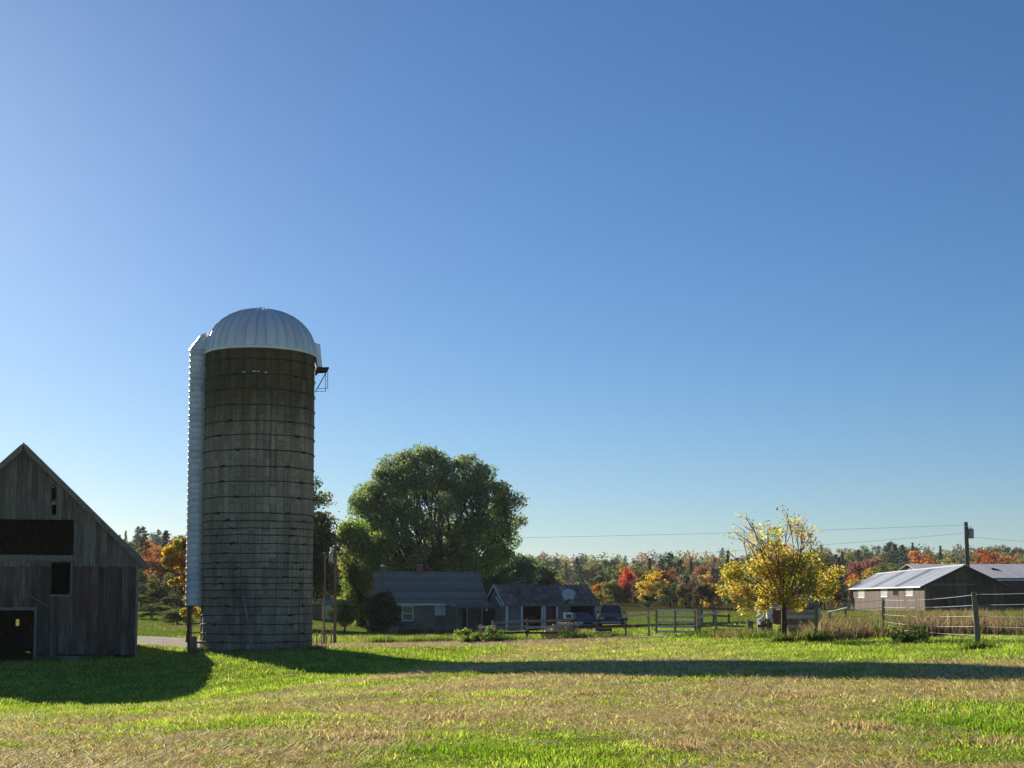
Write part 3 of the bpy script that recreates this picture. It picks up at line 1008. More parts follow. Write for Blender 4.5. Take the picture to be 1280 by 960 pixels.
def build_house():
    fr = Frame(478, 110, ROT_H, -1.62)
    root = thing('farmhouse', 'low grey farmhouse under the big green tree, with small porch and stovepipe', 'house', fr.o, ROT_H)
    L = fr.loc(607, 760)[0]
    eave = fr.loc(560, 752.5)[1]
    D = 7.2
    ridge = fr.loc(540, 716, D / 2)[1]
    w1 = (fr.loc(503.5, 766)[0], fr.loc(515.5, 766)[0], fr.loc(510, 775)[1], fr.loc(510, 758.5)[1])
    w2 = (fr.loc(544.5, 762)[0], fr.loc(555.5, 762)[0], fr.loc(550, 768)[1], fr.loc(550, 758)[1])
    dr = (fr.loc(578, 770)[0], fr.loc(586, 770)[0], 0.15, 2.05)
    part('wall', wall_with_holes(0, L, -.3, eave - .01, [w1, w2, dr], 0, .12), M['house_wall'], root)
    for i in range(13):                                   # clapboards
        z = .25 + i * (eave - .35) / 13
        part('clapboard', wall_with_holes(0, L, z, z + .10, [w1, w2, dr], -.022 - .004 * (i % 2), .0), M['house_wall'], root)
    window_part(root, *w1, -.03, M['white'], M['glass'], label='tall white-framed window of the farmhouse')
    window_part(root, *w2, -.03, M['white'], M['pale_glass'], False, label='small wide window with pale blind')
    for (x0) in (w2[0] + (w2[1] - w2[0]) / 2,):
        part('mullion', MB().bbox(x0 - .03, x0 + .03, -.07, -.035, w2[2], w2[3]), M['white'], root)
    part('door', MB().bbox(dr[0], dr[1], .03, .08, dr[2], dr[3]), M['dark_wood'], root)
    for x in (0.0, L):
        mb = MB().prism([(x - (.12 if x else 0), .121, -.3), (x - (.12 if x else 0), D, -.3), (x - (.12 if x else 0), D, eave), (x - (.12 if x else 0), D / 2, ridge - .05), (x - (.12 if x else 0), .121, eave)], (.12, 0, 0))
        part('gable_wall', mb, M['house_wall'], root)
    part('rear_wall', MB().bbox(.12, L - .12, D - .12, D, -.3, eave), M['house_wall'], root)
    # shingle courses: strips across the slope
    n = 16
    for (ye, yr) in ((0, D / 2), (D, D / 2)):
        d = Vector((0, yr - ye, ridge - eave)); sl = d.length; d.normalize()
        nrm = Vector((0, -d.z, d.y)); nrm = nrm if nrm.z > 0 else -nrm
        for k in range(n):
            a = Vector((0, ye, eave)) + d * (-.35 + (sl + .35) * k / n)
            b = Vector((0, ye, eave)) + d * (-.35 + (sl + .35) * (k + 1) / n + .04)
            mb = MB()
            x = -.25 - random.uniform(0, .4)
            while x < L + .25:
                w = random.uniform(.28, .55)
                xa, xb = max(x, -.25), min(x + w - .012, L + .25)
                t = random.uniform(.05, .075)
                if xb > xa + .03:
                    e = nrm * t; e2 = nrm * .02
                    pts = [Vector((xa, 0, 0)), Vector((xb, 0, 0))]
                    mb.add([a + pts[0], a + pts[1], b + pts[1], b + pts[0], a + pts[0] + e, a + pts[1] + e, b + pts[1] + e2, b + pts[0] + e2], [(0, 3, 2, 1), (4, 5, 6, 7), (0, 1, 5, 4), (2, 3, 7, 6), (0, 4, 7, 3), (1, 2, 6, 5)])
                x += w
            part('shingle_course', mb, M['house_roof'], root, kind='stuff')
    part('ridge_cap', MB().prism([(-.27, D / 2 - .2, ridge - .02), (-.27, D / 2, ridge + .10), (-.27, D / 2 + .2, ridge - .02)], (L + .54, 0, 0)), M['house_roof'], root)
    part('fascia', MB().bbox(-.25, L + .25, -.36, -.31, eave - .27, eave - .12), M['white'], root)
    # stovepipe and chimney
    cx = fr.loc(474, 720, 1.6)[0]
    zt = fr.loc(474, 709, 1.6)[1]
    sp = part('stovepipe', MB().tube([(cx, -.35, 1.2), (cx, -.35, zt)], .13, 12), M['rail_wood'], root, smooth=False)
    part('pipe_cap', MB().lathe([(.2, 0), (.22, .06), (.03, .2)], 12), M['steel'], sp, loc=(cx, -.35, zt))
    chx = fr.loc(524, 715, D / 2)[0]
    ch = part('chimney', MB().bbox(chx - .24, chx + .24, D / 2 - .24, D / 2 + .24, ridge - .4, fr.loc(524, 707, D / 2)[1]), M['brick'], root)
    part('chimney_crown', MB().bbox(chx - .29, chx + .29, D / 2 - .29, D / 2 + .29, fr.loc(524, 707, D / 2)[1], fr.loc(524, 706, D / 2)[1] + .04), M['stone'], ch)
    # porch: lean-to roof on posts
    x0 = fr.loc(556, 755)[0]; x1 = L + .75
    zr, ze = eave - .10, fr.loc(590, 757.5, -1.9)[1]
    a = Vector((0, -.36, zr)); b = Vector((0, -2.0, ze))
    n = 7
    for k in range(n):
        xa = x0 + (x1 - x0) * k / n; xb = x0 + (x1 - x0) * (k + 1) / n - .015
        lift = .008 * (k % 3)
        part('porch_roof_sheet', MB().prism([(xa, a.y, a.z + lift), (xa, b.y, b.z + lift), (xa, b.y, b.z + .07 + lift), (xa, a.y, a.z + .07 + lift)], (xb - xa, 0, 0)), M['house_roof'], root)
    part('porch_beam', MB().bbox(x0, x1, -1.95, -1.83, ze - .17, ze - .02), M['trim_wood'], root)
    for px in (571.5, 584, 602.5, 621):
        x = fr.loc(px, 765, -1.89)[0]
        part('porch_post', MB().bbox(x - .055, x + .055, -1.94, -1.84, -.1, ze - .171), M['trim_wood'], root)
    part('porch_floor', MB().bbox(x0, x1, -2.0, -.03, -.1, .12), M['dark_wood'], root)
    part('porch_screen', MB().bbox(fr.loc(600, 765, -.9)[0], x1 - .1, -.95, -.9, .121, 1.9), M['dark_wood'], root)
    return root


def build_garage():
    fr = Frame(632.5, 108, ROT_H, -1.45)
    root = thing('garage', 'low long garage with rusty sheet iron roof and white trimmed open bays', 'garage', fr.o, ROT_H)
    L = fr.loc(746, 765)[0]
    eave = fr.loc(690, 754)[1]
    D = 6.4
    ridge = fr.loc(680, 731.5, D / 2)[1]
    b1 = (fr.loc(653.5, 770)[0], fr.loc(676.5, 770)[0], -.4, fr.loc(665, 758.5)[1])
    b2 = (fr.loc(682, 770)[0], fr.loc(695, 770)[0], -.4, fr.loc(688, 758.5)[1])
    b3 = (fr.loc(713, 770)[0], fr.loc(741.5, 770)[0], -.4, fr.loc(726, 757)[1])
    part('wall', wall_with_holes(0, L, -.4, eave - .02, [b1, b2, b3], 0, .12), M['garage_wall'], root)
    part('rear_wall', MB().bbox(.12, L - .12, D - .12, D, -.4, eave), M['garage_wall'], root)
    for x in (0, L - .12):
        part('gable_wall', MB().prism([(x, .121, -.4), (x, D, -.4), (x, D, eave), (x, D / 2, ridge - .06), (x, .121, eave)], (.12, 0, 0)), M['garage_wall'], root)
    # trim
    def tr(x0, x1, z0, z1, y=-.05, m='white'):
        part('trim_board', MB().bbox(x0, x1, y, y + .049, z0, z1), M[m], root)
    top = eave - .03
    tr(-.03, .16, -.2, top); tr(L - .14, L + .03, -.2, top)
    for b in (b1, b2):
        tr(b[0] - .16, b[0], -.2, b[3] + .10); tr(b[1], b[1] + .16, -.2, b[3] + .10)
        tr(b[0] - .16, b[1] + .16, b[3] + .101, b[3] + .23, -.055)
    tr(b3[0], b3[1], b3[3] + .002, b3[3] + .14)
    part('fascia', MB().bbox(-.2, L + .2, -.30, -.25, eave - .22, eave - .08), M['trim_wood'], root)
    # red door leaves standing inside the bays
    part('inner_door', MB().bbox(b2[0], b2[1], .15, .2, -.35, b2[3]), M['red_paint'], root)
    part('inner_door', MB().bbox(b1[0] + .8, b1[1], .9, .95, -.35, b1[3] - .75), M['red_paint'], root)
    part('partition', MB().bbox(b1[0] - .4, b1[1] + .3, 3.0, 3.05, -.35, eave - .1), M['dark_wood'], root)
    n = 12
    gable_roof_panels(root, -.22, L + .22, 0, eave, D / 2, ridge, n, M['rust_roof'])
    gable_roof_panels(root, -.22, L + .22, D, eave, D / 2, ridge, n, M['rust_roof'])
    # white rakes on the left gable
    for s, (ya, yb) in enumerate(((-.28, D / 2), (D + .28, D / 2))):
        dz = (ridge - eave) / (D / 2) * .28
        part('rake_board', MB().beam((-.25, ya, eave - dz - .03), (-.25, yb, ridge - .02), .05, .17), M['white'], root)
    part('rake_board', MB().beam((-.27, .35, eave - .22), (-.27, D / 2 - 1.0, ridge - .95), .05, .14), M['white'], root)
    # bent pole lying along the ridge
    a = fr.loc(640, 731, D / 2); b = fr.loc(656, 726, D / 2)
    part('ridge_pole', MB().tube([(a[0], D / 2, a[1] + .05), ((a[0] + b[0]) / 2, D / 2, (a[1] + b[1]) / 2 + .1), (b[0], D / 2, b[1])], .05, 6), M['rail_wood'], root)
    part('ridge_post', MB().bbox(b[0] - .06, b[0] + .06, D / 2 - .06, D / 2 + .06, ridge - .05, fr.loc(656, 723, D / 2)[1]), M['rail_wood'], root)
    # fan-shaped backboard over the open bay
    cx, cz = fr.loc(711, 743.5, -.45)
    t = thing('backboard', 'pale fan-shaped backboard with an orange hoop above the garage bay', 'basketball hoop', fr.o + fr.g * cx + fr.r * -.45 + Vector((0, 0, cz)), ROT_H)
    pts = [(-.34, 0, -.42), (.34, 0, -.42)] + [(.56 * math.cos(a), 0, .05 + .42 * math.sin(a)) for a in np.linspace(-.15, math.pi + .15, 12)]
    part('board', MB().prism(pts, (0, .05, 0)), M['pale_glass'], t)
    part('rim', MB().tube([(.22 * math.cos(a), -.28 + .22 * math.sin(a), -.34) for a in np.linspace(0, 2 * math.pi, 17)], .022, 6, False), M['orange'], t)
    part('bracket', MB().beam((0, -.08, -.36), (0, .6, -.75), .16, .08), M['rust'], t)
    part('mount_arm', MB().beam((0, .052, -.15), (0, .75, -.45), .08, .08), M['hoop'], t)
    return root


def build_car(name, label, cat, px, Y, yaw, paint, truck=False, gz=None):
    p = at(px, 770, Y)
    z = tz(p.x, p.y) if gz is None else gz
    root = thing(name, label, cat, (p.x, p.y, z), yaw)
    # local: front faces -y, width along x
    W = 1.78 if not truck else 1.95
    Ln = 4.3 if not truck else 5.2
    secs = [(0.0, .42, .78, .80), (.12, .30, .86, .94), (1.1, .28, 1.0 if not truck else 1.12, 1.0), (Ln * .55, .28, 1.02 if not truck else 1.15, 1.0), (Ln - .15, .3, 1.0 if not truck else 1.15, .97), (Ln, .42, .9, .85)]
    v = []; f = []
    for (y, z0, z1, ws) in secs:
        w = W / 2 * ws
        v += [(-w * .94, y, z0), (-w, y, (z0 + z1) * .48), (-w * .93, y, z1 - .06), (-w * .82, y, z1), (w * .82, y, z1), (w * .93, y, z1 - .06), (w, y, (z0 + z1) * .48), (w * .94, y, z0)]
    for i in range(len(secs) - 1):
        for k in range(8):
            f.append((i * 8 + k, i * 8 + (k + 1) % 8, (i + 1) * 8 + (k + 1) % 8, (i + 1) * 8 + k))
    f += [tuple(range(7, -1, -1)), tuple((len(secs) - 1) * 8 + k for k in range(8))]
    part('body', MB().add(v, f), paint, root)
    c0, c1, c2, c3 = (1.05, 1.75, 3.1, 3.9) if not truck else (1.5, 2.1, 3.1, 3.35)
    zb, zt = (.98, 1.44) if not truck else (1.1, 1.72)
    w = W / 2
    cab = MB()
    bw, tw = w * .84, w * .66
    cab.add([(-bw, c0, zb), (bw, c0, zb), (bw, c3, zb), (-bw, c3, zb), (-tw, c1, zt), (tw, c1, zt), (tw, c2, zt), (-tw, c2, zt)], [(0, 3, 2, 1), (4, 5, 6, 7), (0, 1, 5, 4), (1, 2, 6, 5), (2, 3, 7, 6), (3, 0, 4, 7)])
    part('cabin', cab, paint, root)

    def quad_on(a, b, c, d, name, mat, ins=.1, out=.012):
        a, b, c, d = map(Vector, (a, b, c, d)); m = (a + b + c + d) / 4
        n = (b - a).cross(d - a).normalized()
        if n.dot(m - Vector((0, (c1 + c2) / 2, 1.2))) < 0: n = -n
        P = [q + (m - q) * ins for q in (a, b, c, d)]
        part(name, MB().prism([q - n * .01 for q in P], n * (.01 + out)), mat, root)
    quad_on((-bw, c0, zb), (bw, c0, zb), (tw, c1, zt), (-tw, c1, zt), 'windscreen', M['glass'])
    quad_on((bw, c0, zb), (bw, c3, zb), (tw, c2, zt), (tw, c1, zt), 'side_window', M['glass'], .14)
    quad_on((-bw, c0, zb), (-bw, c3, zb), (-tw, c2, zt), (-tw, c1, zt), 'side_window', M['glass'], .14)
    for s in (-1, 1):
        part('headlight', MB().box((s * w * .66, .035, .70), (.32, .10, .15)), M['lamp_lens'], root)
        part('mirror', MB().box((s * (w + .05), c0 + .35, zb + .08), (.2, .1, .14)), paint, root)
        for y in (.85, Ln - .95):
            wh = part('wheel', MB().tube([(s * (w - .22), y, .33), (s * (w + .005), y, .33)], .33, 18), M['tyre'], root)
            part('rim', MB().tube([(s * (w - .0), y, .33), (s * (w + .015), y, .33)], .19, 12), M['steel'], wh)
    part('bumper', MB().bbox(-w * .86, w * .86, -.08, .03, .36, .52), M['grey_paint'], root)
    part('grille', MB().bbox(-w * .38, w * .38, -.03, .03, .60, .74), M['tyre'], root)
    return root


def build_long_shed():
    az = math.atan2(841 - 640, F)
    rot = -az
    A = at(1156.5, 760, 110)
    base = CAM_Z - 25 / F * 110 - .12
    root = thing('long_shed', 'long low brown board shed with grey metal roof and small white windows', 'shed', (A.x, A.y, base), rot)
    # local: x along the gable (right), y away down the long side
    g = Vector((math.cos(rot), math.sin(rot), 0)); r = Vector((-math.sin(rot), math.cos(rot), 0))

    def gloc(px, py):
        d = ray(px, py); k = (A.x * r.x + A.y * r.y) / (d.x * r.x + d.y * r.y)
        p = d * k + Vector((0, 0, CAM_Z)) - Vector((A.x, A.y, base)); return p.dot(g), p.z

    def sloc(px, py):
        d = ray(px, py); k = (A.x * g.x + A.y * g.y) / (d.x * g.x + d.y * g.y)
        p = d * k + Vector((0, 0, CAM_Z)) - Vector((A.x, A.y, base)); return p.dot(r), p.z
    W = gloc(1256, 745)[0]
    eave = gloc(1157, 731)[1]
    ridge = gloc(1205, 707)[1]
    L = min(sloc(1062.5, 745)[0], 62)
    # long side: boards with window openings
    wins = []
    for (xa, xb, y0, y1) in ((1073, 1081, 746.5, 738), (1101.5, 1109.5, 745.5, 737), (1133, 1141.5, 744, 735)):
        ya, yb = sloc(xb, 740)[0], sloc(xa, 740)[0]
        wins.append((ya, yb, sloc((xa + xb) / 2, y0)[1], sloc((xa + xb) / 2, y1)[1]))
    dk = (sloc(1123, 740)[0], sloc(1117, 740)[0], sloc(1120, 744)[1], sloc(1120, 736)[1])
    side = MB()
    wd = wall_with_holes(0, L, 0, eave - .02, wins + [dk], 0, .08)
    side.add([(-(-y), x, z) if False else (y, x, z) for (x, y, z) in wd.v], wd.f)
    part('side_wall', side, M['shed_wood'], root)
    y = .1
    bb = MB()
    q = random.Random(6)
    while y < L:
        w = q.uniform(.18, .3)
        cuts = sorted([(h[2], h[3]) for h in wins + [dk] if h[0] - .05 < y + w / 2 < h[1] + .05])
        lo = q.uniform(-.05, .08)
        t = q.uniform(.012, .03)
        for (a, b) in cuts:
            bb.bbox(-t, -.002, y, y + w - .012, lo, a); lo = b
        bb.bbox(-t, -.002, y, y + w - .012, lo, eave - .05)
        y += w
    part('board_siding', bb, M['shed_wood'], root, kind='stuff')
    for h in wins + [dk]:
        fr_ = MB()
        fr_.bbox(-.05, .02, h[0] - .07, h[0], h[2] - .07, h[3] + .07); fr_.bbox(-.05, .02, h[1], h[1] + .07, h[2] - .07, h[3] + .07)
        fr_.bbox(-.045, .02, h[0], h[1], h[3], h[3] + .07); fr_.bbox(-.06, .02, h[0], h[1], h[2] - .07, h[2])
        w = part('window', fr_, M['white'] if h is not dk else M['shed_wood'], root)
        part('pane', MB().bbox(-.02, .0, h[0], h[1], h[2], h[3]), M['pale_glass'] if h is not dk else M['glass'], w)
    # gable end
    mid = W / 2
    part('gable_wall', MB().prism([(0.085, 0, -.2), (W, 0, -.2), (W, 0, eave - .03), (mid, 0, ridge - .05), (.085, 0, eave - .03)], (0, .08, 0)), M['shed_wood'], root)
    x = .03
    while x < W - .05:
        w = q.uniform(.22, .36)
        x1 = min(x + w - .012, W)
        def zr(xx): return eave - .04 + (ridge - eave) * (1 - abs(xx - mid) / mid)
        poly = [(x, 0, -.1), (x1, 0, -.1), (x1, 0, zr(x1))] + ([(mid, 0, ridge - .05)] if x < mid < x1 else []) + [(x, 0, zr(x))]
        yb_ = -q.uniform(.012, .03)
        part('plank', MB().prism([(a, yb_, c) for (a, b, c) in poly], (0, -yb_ - .001, 0)), M['shed_wood'], root)
        x += w
    part('belt_board', MB().bbox(.02, W * .62, -.055, -.031, eave - .05, eave + .10), M['trim_wood'], root)
    part('corner_board', MB().bbox(-.05, .07, -.05, -.03, -.1, eave), M['trim_wood'], root)
    part('far_wall', MB().prism([(0.085, L - .08, -.2), (W, L - .08, -.2), (W, L - .08, eave - .03), (mid, L - .08, ridge - .05), (.085, L - .08, eave - .03)], (0, .08, 0)), M['shed_wood'], root)
    part('side_wall', MB().bbox(W - .08, W, .085, L - .085, -.2, eave - .03), M['shed_wood'], root)
    # metal roof sheets; three dark ones
    n = 26
    dark = {6, 7, 14, 15, 22}
    for sgn in (0, 1):
        xe, xr = (0, mid) if sgn == 0 else (W, mid)
        d = Vector((xr - xe, 0, ridge - eave)); sl = d.length; d.normalize()
        nrm = Vector((-d.z, 0, d.x)); nrm = nrm if nrm.z > 0 else -nrm
        a = Vector((xe, 0, eave)) - d * .45
        for k in range(n):
            ya = -.4 + (L + .8) * k / n; yb = -.4 + (L + .8) * (k + 1) / n - .02
            p = [a + Vector((0, ya, 0)), a + Vector((0, yb, 0))]; qq = [v + d * (sl + .45) for v in p]
            o = nrm * (.05 + .008 * (k % 3))
            mb = MB().add([p[0], p[1], qq[1], qq[0], p[0] + o, p[1] + o, qq[1] + o, qq[0] + o], [(0, 3, 2, 1), (4, 5, 6, 7), (0, 1, 5, 4), (2, 3, 7, 6), (0, 4, 7, 3), (1, 2, 6, 5)])
            part('roof_sheet', mb, M['shed_roof_dark'] if (k in dark and sgn == 0) else M['shed_roof'], root)
        part('rake_board', MB().beam(a + Vector((0, -.43, -.07)), a + d * (sl + .45) + Vector((0, -.43, -.07)), .05, .17), M['dark_wood'], root)
    part('ridge_cap', MB().prism([(mid - .22, -.45, ridge - .01), (mid, -.45, ridge + .13), (mid + .22, -.45, ridge - .01)], (0, L + .9, 0)), M['steel'], root)
    part('eave_board', MB().bbox(-.44, -.39, -.42, L + .42, eave - .22, eave - .06 - .05), M['white'], root)
    return root


def build_rear_shed():
    # its long side faces the camera, running off to the right
    rot = R(-3)
    A = at(1165, 745, 150)
    base = CAM_Z - 2.0
    root = thing('rear_shed', 'wide metal roofed shed partly hidden behind the long brown shed', 'shed', (A.x, A.y, base), rot)
    L = 24.0; D = 20.0
    fr = Frame(1165, 150, rot, base)
    eave = fr.loc(1250, 722)[1]; ridge = fr.loc(1240, 705.5, D / 2)[1]
    part('wall', MB().bbox(0, L, 0, .1, -.3, eave), M['dark_wood'], root)
    part('rear_wall', MB().bbox(0, L, D - .1, D, -.3, eave), M['dark_wood'], root)
    for x in (0, L - .1):
        part('gable_wall', MB().prism([(x, .101, -.3), (x, D - .101, -.3), (x, D - .101, eave), (x, D / 2, ridge - .05), (x, .101, eave)], (.1, 0, 0)), M['shed_wood'], root)
    gable_roof_panels(root, -.4, L + .4, 0, eave, D / 2, ridge, 18, M['rear_roof'], 'roof_sheet', over=.5, rib=False)
    gable_roof_panels(root, -.4, L + .4, D, eave, D / 2, ridge, 18, M['rear_roof'], 'roof_sheet', over=.5, rib=False)
    part('fascia', MB().bbox(-.4, L + .4, -.52, -.47, eave - .35, eave - .17), M['white'], root)
    # stub of a vent on the roof
    x, z = fr.loc(1243, 712, 5.6)
    part('roof_vent', MB().box((x, 5.6, z), (.8, .5, .25), Matrix.Rotation(.25, 3, 'Y')), M['dark_wood'], root)
    return root


def build_small_shed():
    fr = Frame(384, 128, R(10), -1.3)
    root = thing('small_shed', 'small grey shed with pale roof edge half hidden behind the silo', 'shed', fr.o, R(10))
    L = fr.loc(417, 755)[0]
    eave = fr.loc(400, 754)[1]; ridge = eave + 1.5; D = 5
    part('wall', MB().bbox(0, L, 0, .1, -.2, eave), M['garage_wall'], root)
    part('rear_wall', MB().bbox(0, L, D - .1, D, -.2, eave), M['garage_wall'], root)
    for x in (0, L - .1):
        part('gable_wall', MB().prism([(x, .101, -.2), (x, D - .101, -.2), (x, D - .101, eave), (x, D / 2, ridge - .05), (x, .101, eave)], (.1, 0, 0)), M['garage_wall'], root)
    gable_roof_panels(root, -.2, L + .2, 0, eave, D / 2, ridge, 5, M['shed_roof'], 'roof_sheet')
    gable_roof_panels(root, -.2, L + .2, D, eave, D / 2, ridge, 5, M['shed_roof'], 'roof_sheet')
    part('rake_board', MB().beam((L + .22, -.28, eave - .2), (L + .22, D / 2, ridge), .05, .2), M['white'], root)
    part('door', MB().bbox(L * .55, L * .55 + .9, -.04, -.005, 0, 1.9), M['white'], root)
    return root


build_house()
build_garage()
build_car('silver_car', 'silver car parked nose out under the right end of the garage', 'car', 735, 106.5, ROT_H, M['silver_paint'], gz=-1.3)
build_car('pickup_truck', 'dark red pickup truck parked just right of the garage', 'truck', 763, 104, ROT_H - .35, M['red_paint'], True)
build_long_shed()
build_rear_shed()
build_small_shed()


# ------------------------------------------------------------------ fences, gate, poles
def post_mesh(h, w, lean=(0, 0), rnd=True, seed=0):
    q = random.Random(seed)
    n = 7
    pts = [(0, 0, -.35), (lean[0] * .4, lean[1] * .4, h * .5), (lean[0], lean[1], h)]
    mb = MB().tube(pts, [w * .54, w * .5 * q.uniform(.94, 1.05), w * .46 * q.uniform(.95, 1.05)], n)
    return mb


def spot(px, py, Y):
    p = at(px, py, Y); p.z = tz(p.x, p.y); return p


def rail_fence(label, posts, rails, rail_mat='rail_wood', name='rail_fence', w=.12, group=None):
    """posts: (px, py_top, Y); rails: (post index a, py at a, post index b, py at b, material)"""
    ps = []
    for (px, yt, Y) in posts:
        g = spot(px, 790, Y); ps.append((g, at(px, yt, Y).z - g.z))
    o = ps[0][0]
    root = thing(name, label, 'fence', o, 0, group)
    for k, (g, h) in enumerate(ps):
        q = random.Random(int(g.x * 100))
        part('post', post_mesh(h, w, (q.uniform(-.05, .05), q.uniform(-.04, .04)), seed=k), M['rail_wood'], root, loc=g - o)
    for (a, ya, b, yb, mt) in rails:
        pa = at(posts[a][0], ya, posts[a][2] - .1); pb = at(posts[b][0], yb, posts[b][2] - .1)
        d = (pb - pa).normalized() * .12
        part('rail', MB().tube([pa - o - d, (pa + pb) / 2 - o + Vector((0, 0, -.025)), pb - o + d], [.055, .06, .052], 6), M[mt], root)
    return root


FY = 66.0
rail_fence('dark weathered rail fence in front of the farmhouse porch', [(601, 780, 65), (617, 776, 65.3)], [(0, 783.5, 1, 782.5, 'pale_rail'), (0, 790, 1, 789, 'rail_wood')])  # the pale rail has its sunlight put into the colour
rail_fence('weathered post and rail fence in front of the garage', [(617.8, 777, 65.5), (659, 773, 66), (717.5, 766, 66), (782, 766, 65.5), (811.5, 762, 65)],
           [(0, 778.5, 1, 776, 'rail_wood'), (0, 785.5, 1, 783, 'rail_wood'), (0, 791, 1, 790, 'dark_wood'), (1, 776.5, 2, 774, 'rail_wood'), (1, 784.5, 2, 781, 'grey_paint'), (1, 791, 2, 790, 'dark_wood'),
            (2, 775, 3, 774, 'dark_wood'), (2, 783, 3, 782, 'dark_wood'), (3, 769.8, 4, 768, 'pale_rail')])  # the dark rails carry the shade over this fence in their colour
rail_fence('short fence run with a pale sagging top rail right of the gate', [(874.5, 762, 63.8), (895.5, 762, 63.5), (937.5, 776, 62)], [(0, 771, 1, 766, 'pale_rail'), (0, 783, 1, 781, 'rail_wood'), (1, 781, 2, 783, 'rail_wood'), (1, 787, 2, 788, 'rail_wood')])
rail_fence('two leaning posts with a pale rail near the brown shed', [(1037.5, 757, 63), (1057.5, 752, 62)], [(0, 764.5, 1, 760, 'pale_rail')], w=.12)
rail_fence('low rail fence beside the round bush in the rear pen', [(878, 755, 92), (892, 755, 92), (911, 768, 92)], [(0, 768, 1, 768, 'pale_rail'), (1, 769, 2, 770, 'dark_wood')], w=.14)


def build_gate():
    Y = 64.5
    a = spot(818, 795, Y); b = spot(870, 793, Y - .6)
    root = thing('farm_gate', 'weathered five-bar farm gate closed between two posts', 'gate', a, 0)
    w = b - a
    for k, (ya, yb) in enumerate(((762.8, 763.2), (770.3, 771), (777, 777.2), (782.6, 783.2), (788.6, 789.4))):
        pa = at(820, ya + .5, Y - .15) - a; pb = at(869, yb + .5, Y - .75) - a
        part('bar', MB().beam(pa, pb, .035, .10 if k else .13, (0, 0, 1)), M['pale_rail'], root)
    for px, y0, y1 in ((820.5, 762, 792), (844, 763, 791), (868.8, 763, 791)):
        f = (px - 818) / 52
        pb = at(px, y1, Y - .2 - .6 * f) - a; pt = at(px, y0, Y - .2 - .6 * f) - a
        part('upright', MB().beam(pb, pt, .09, .03, (0, 1, 0)), M['rail_wood'], root)
    gp = spot(872, 793, Y - .6)
    part('gate_post', post_mesh(at(872, 761, Y - .6).z - gp.z, .2, seed=3), M['rail_wood'], root, loc=gp - a)
    part('hinge', MB().box((.03, -.12, .35), (.16, .04, .05)), M['hoop'], root)
    part('hinge', MB().box((.03, -.12, 1.0), (.16, .04, .05)), M['hoop'], root)


build_gate()


def build_wire_fence():
    posts = [(985, 757, 795, 52), (1020, 750, 800, 47), (1104, 748, 795, 50.5), (1222.5, 740, 811, 34), (1420, 728, 830, 29)]
    o = spot(1020, 790, 47)
    root = thing('wire_fence', 'five-strand wire fence on round wooden posts across the right edge of the field', 'fence', o, 0)
    info = []
    for k, (px, yt, yb, Y) in enumerate(posts):
        g = spot(px, 790, Y); h = max(1.1, at(px, yt, Y).z - g.z)
        info.append((g, h))
        if k == 0: continue
        w = .11 if k != 3 else .135
        part('post', post_mesh(h, w, ((-.05, .02), (.02, -.03), (.03, 0), (-.075, .02), (0, 0))[k], seed=k), M['rail_wood'], root, loc=g - o)
    for (k0, k1) in ((1, 2), (2, 3), (3, 4)):
        (g0, h0), (g1, h1) = info[k0], info[k1]
        for j, f in enumerate((.96, .77, .58, .4, .24)):
            a = g0 + Vector((0, -.09, h0 * f)); b = g1 + Vector((0, -.09, h1 * f))
            pts = []
            for s in range(9):
                t = s / 8
                p = a.lerp(b, t); p.z -= .05 * 4 * t * (1 - t) * (1 + .4 * math.sin(j * 2 + k0))
                pts.append(p - o)
            part('wire', MB().tube(pts, .006, 4, False), M['wire'], root)


build_wire_fence()


def build_pole(name, label, px, yt, Y, rad, tank=None, arms=(), lean=0):
    g = spot(px, 790, Y)
    root = thing(name, label, 'utility pole', g, 0)
    h = at(px, yt, Y).z - g.z
    part('shaft', MB().tube([(0, 0, -.5), (lean * .5, 0, h * .5), (lean, 0, h)], [rad, rad * .88, rad * .72], 10), M['pole'], root)
    if tank:
        tx, tzv, tr, th = tank
        c = at(px + tx, tzv, Y).z - g.z
        dx = tx * Y / F
        t = part('transformer', MB().lathe([(0.001, -th / 2), (tr * .9, -th / 2), (tr, -th / 2 + .06), (tr, th / 2 - .06), (tr * .85, th / 2), (0.001, th / 2 + .04)], 16), M['grey_paint'], root, smooth=True, loc=(dx, -.05, c))
        part('bushing', MB().lathe([(.05, 0), (.07, .05), (.045, .1), (.07, .15), (.03, .24)], 8), M['white'], t, loc=(0, 0, th / 2 + .02))
        part('tank_bracket', MB().box((dx * .5, 0, c), (abs(dx) * .9, .08, .1)), M['hoop'], root)
    for (dz, w_, ang) in arms:
        part('crossarm', MB().box((0, -.12, h - dz), (w_, .1, .12), Matrix.Rotation(ang, 3, 'Z')), M['pole'], root)
        for s in (-.9, .9):
            part('insulator', MB().lathe([(.035, 0), (.06, .05), (.04, .09), (.055, .13), (.01, .17)], 8), M['grey_paint'], root, loc=(s * w_ / 2 * math.cos(ang), -.12 + s * w_ / 2 * math.sin(ang), h - dz + .06))
    return root, g, h


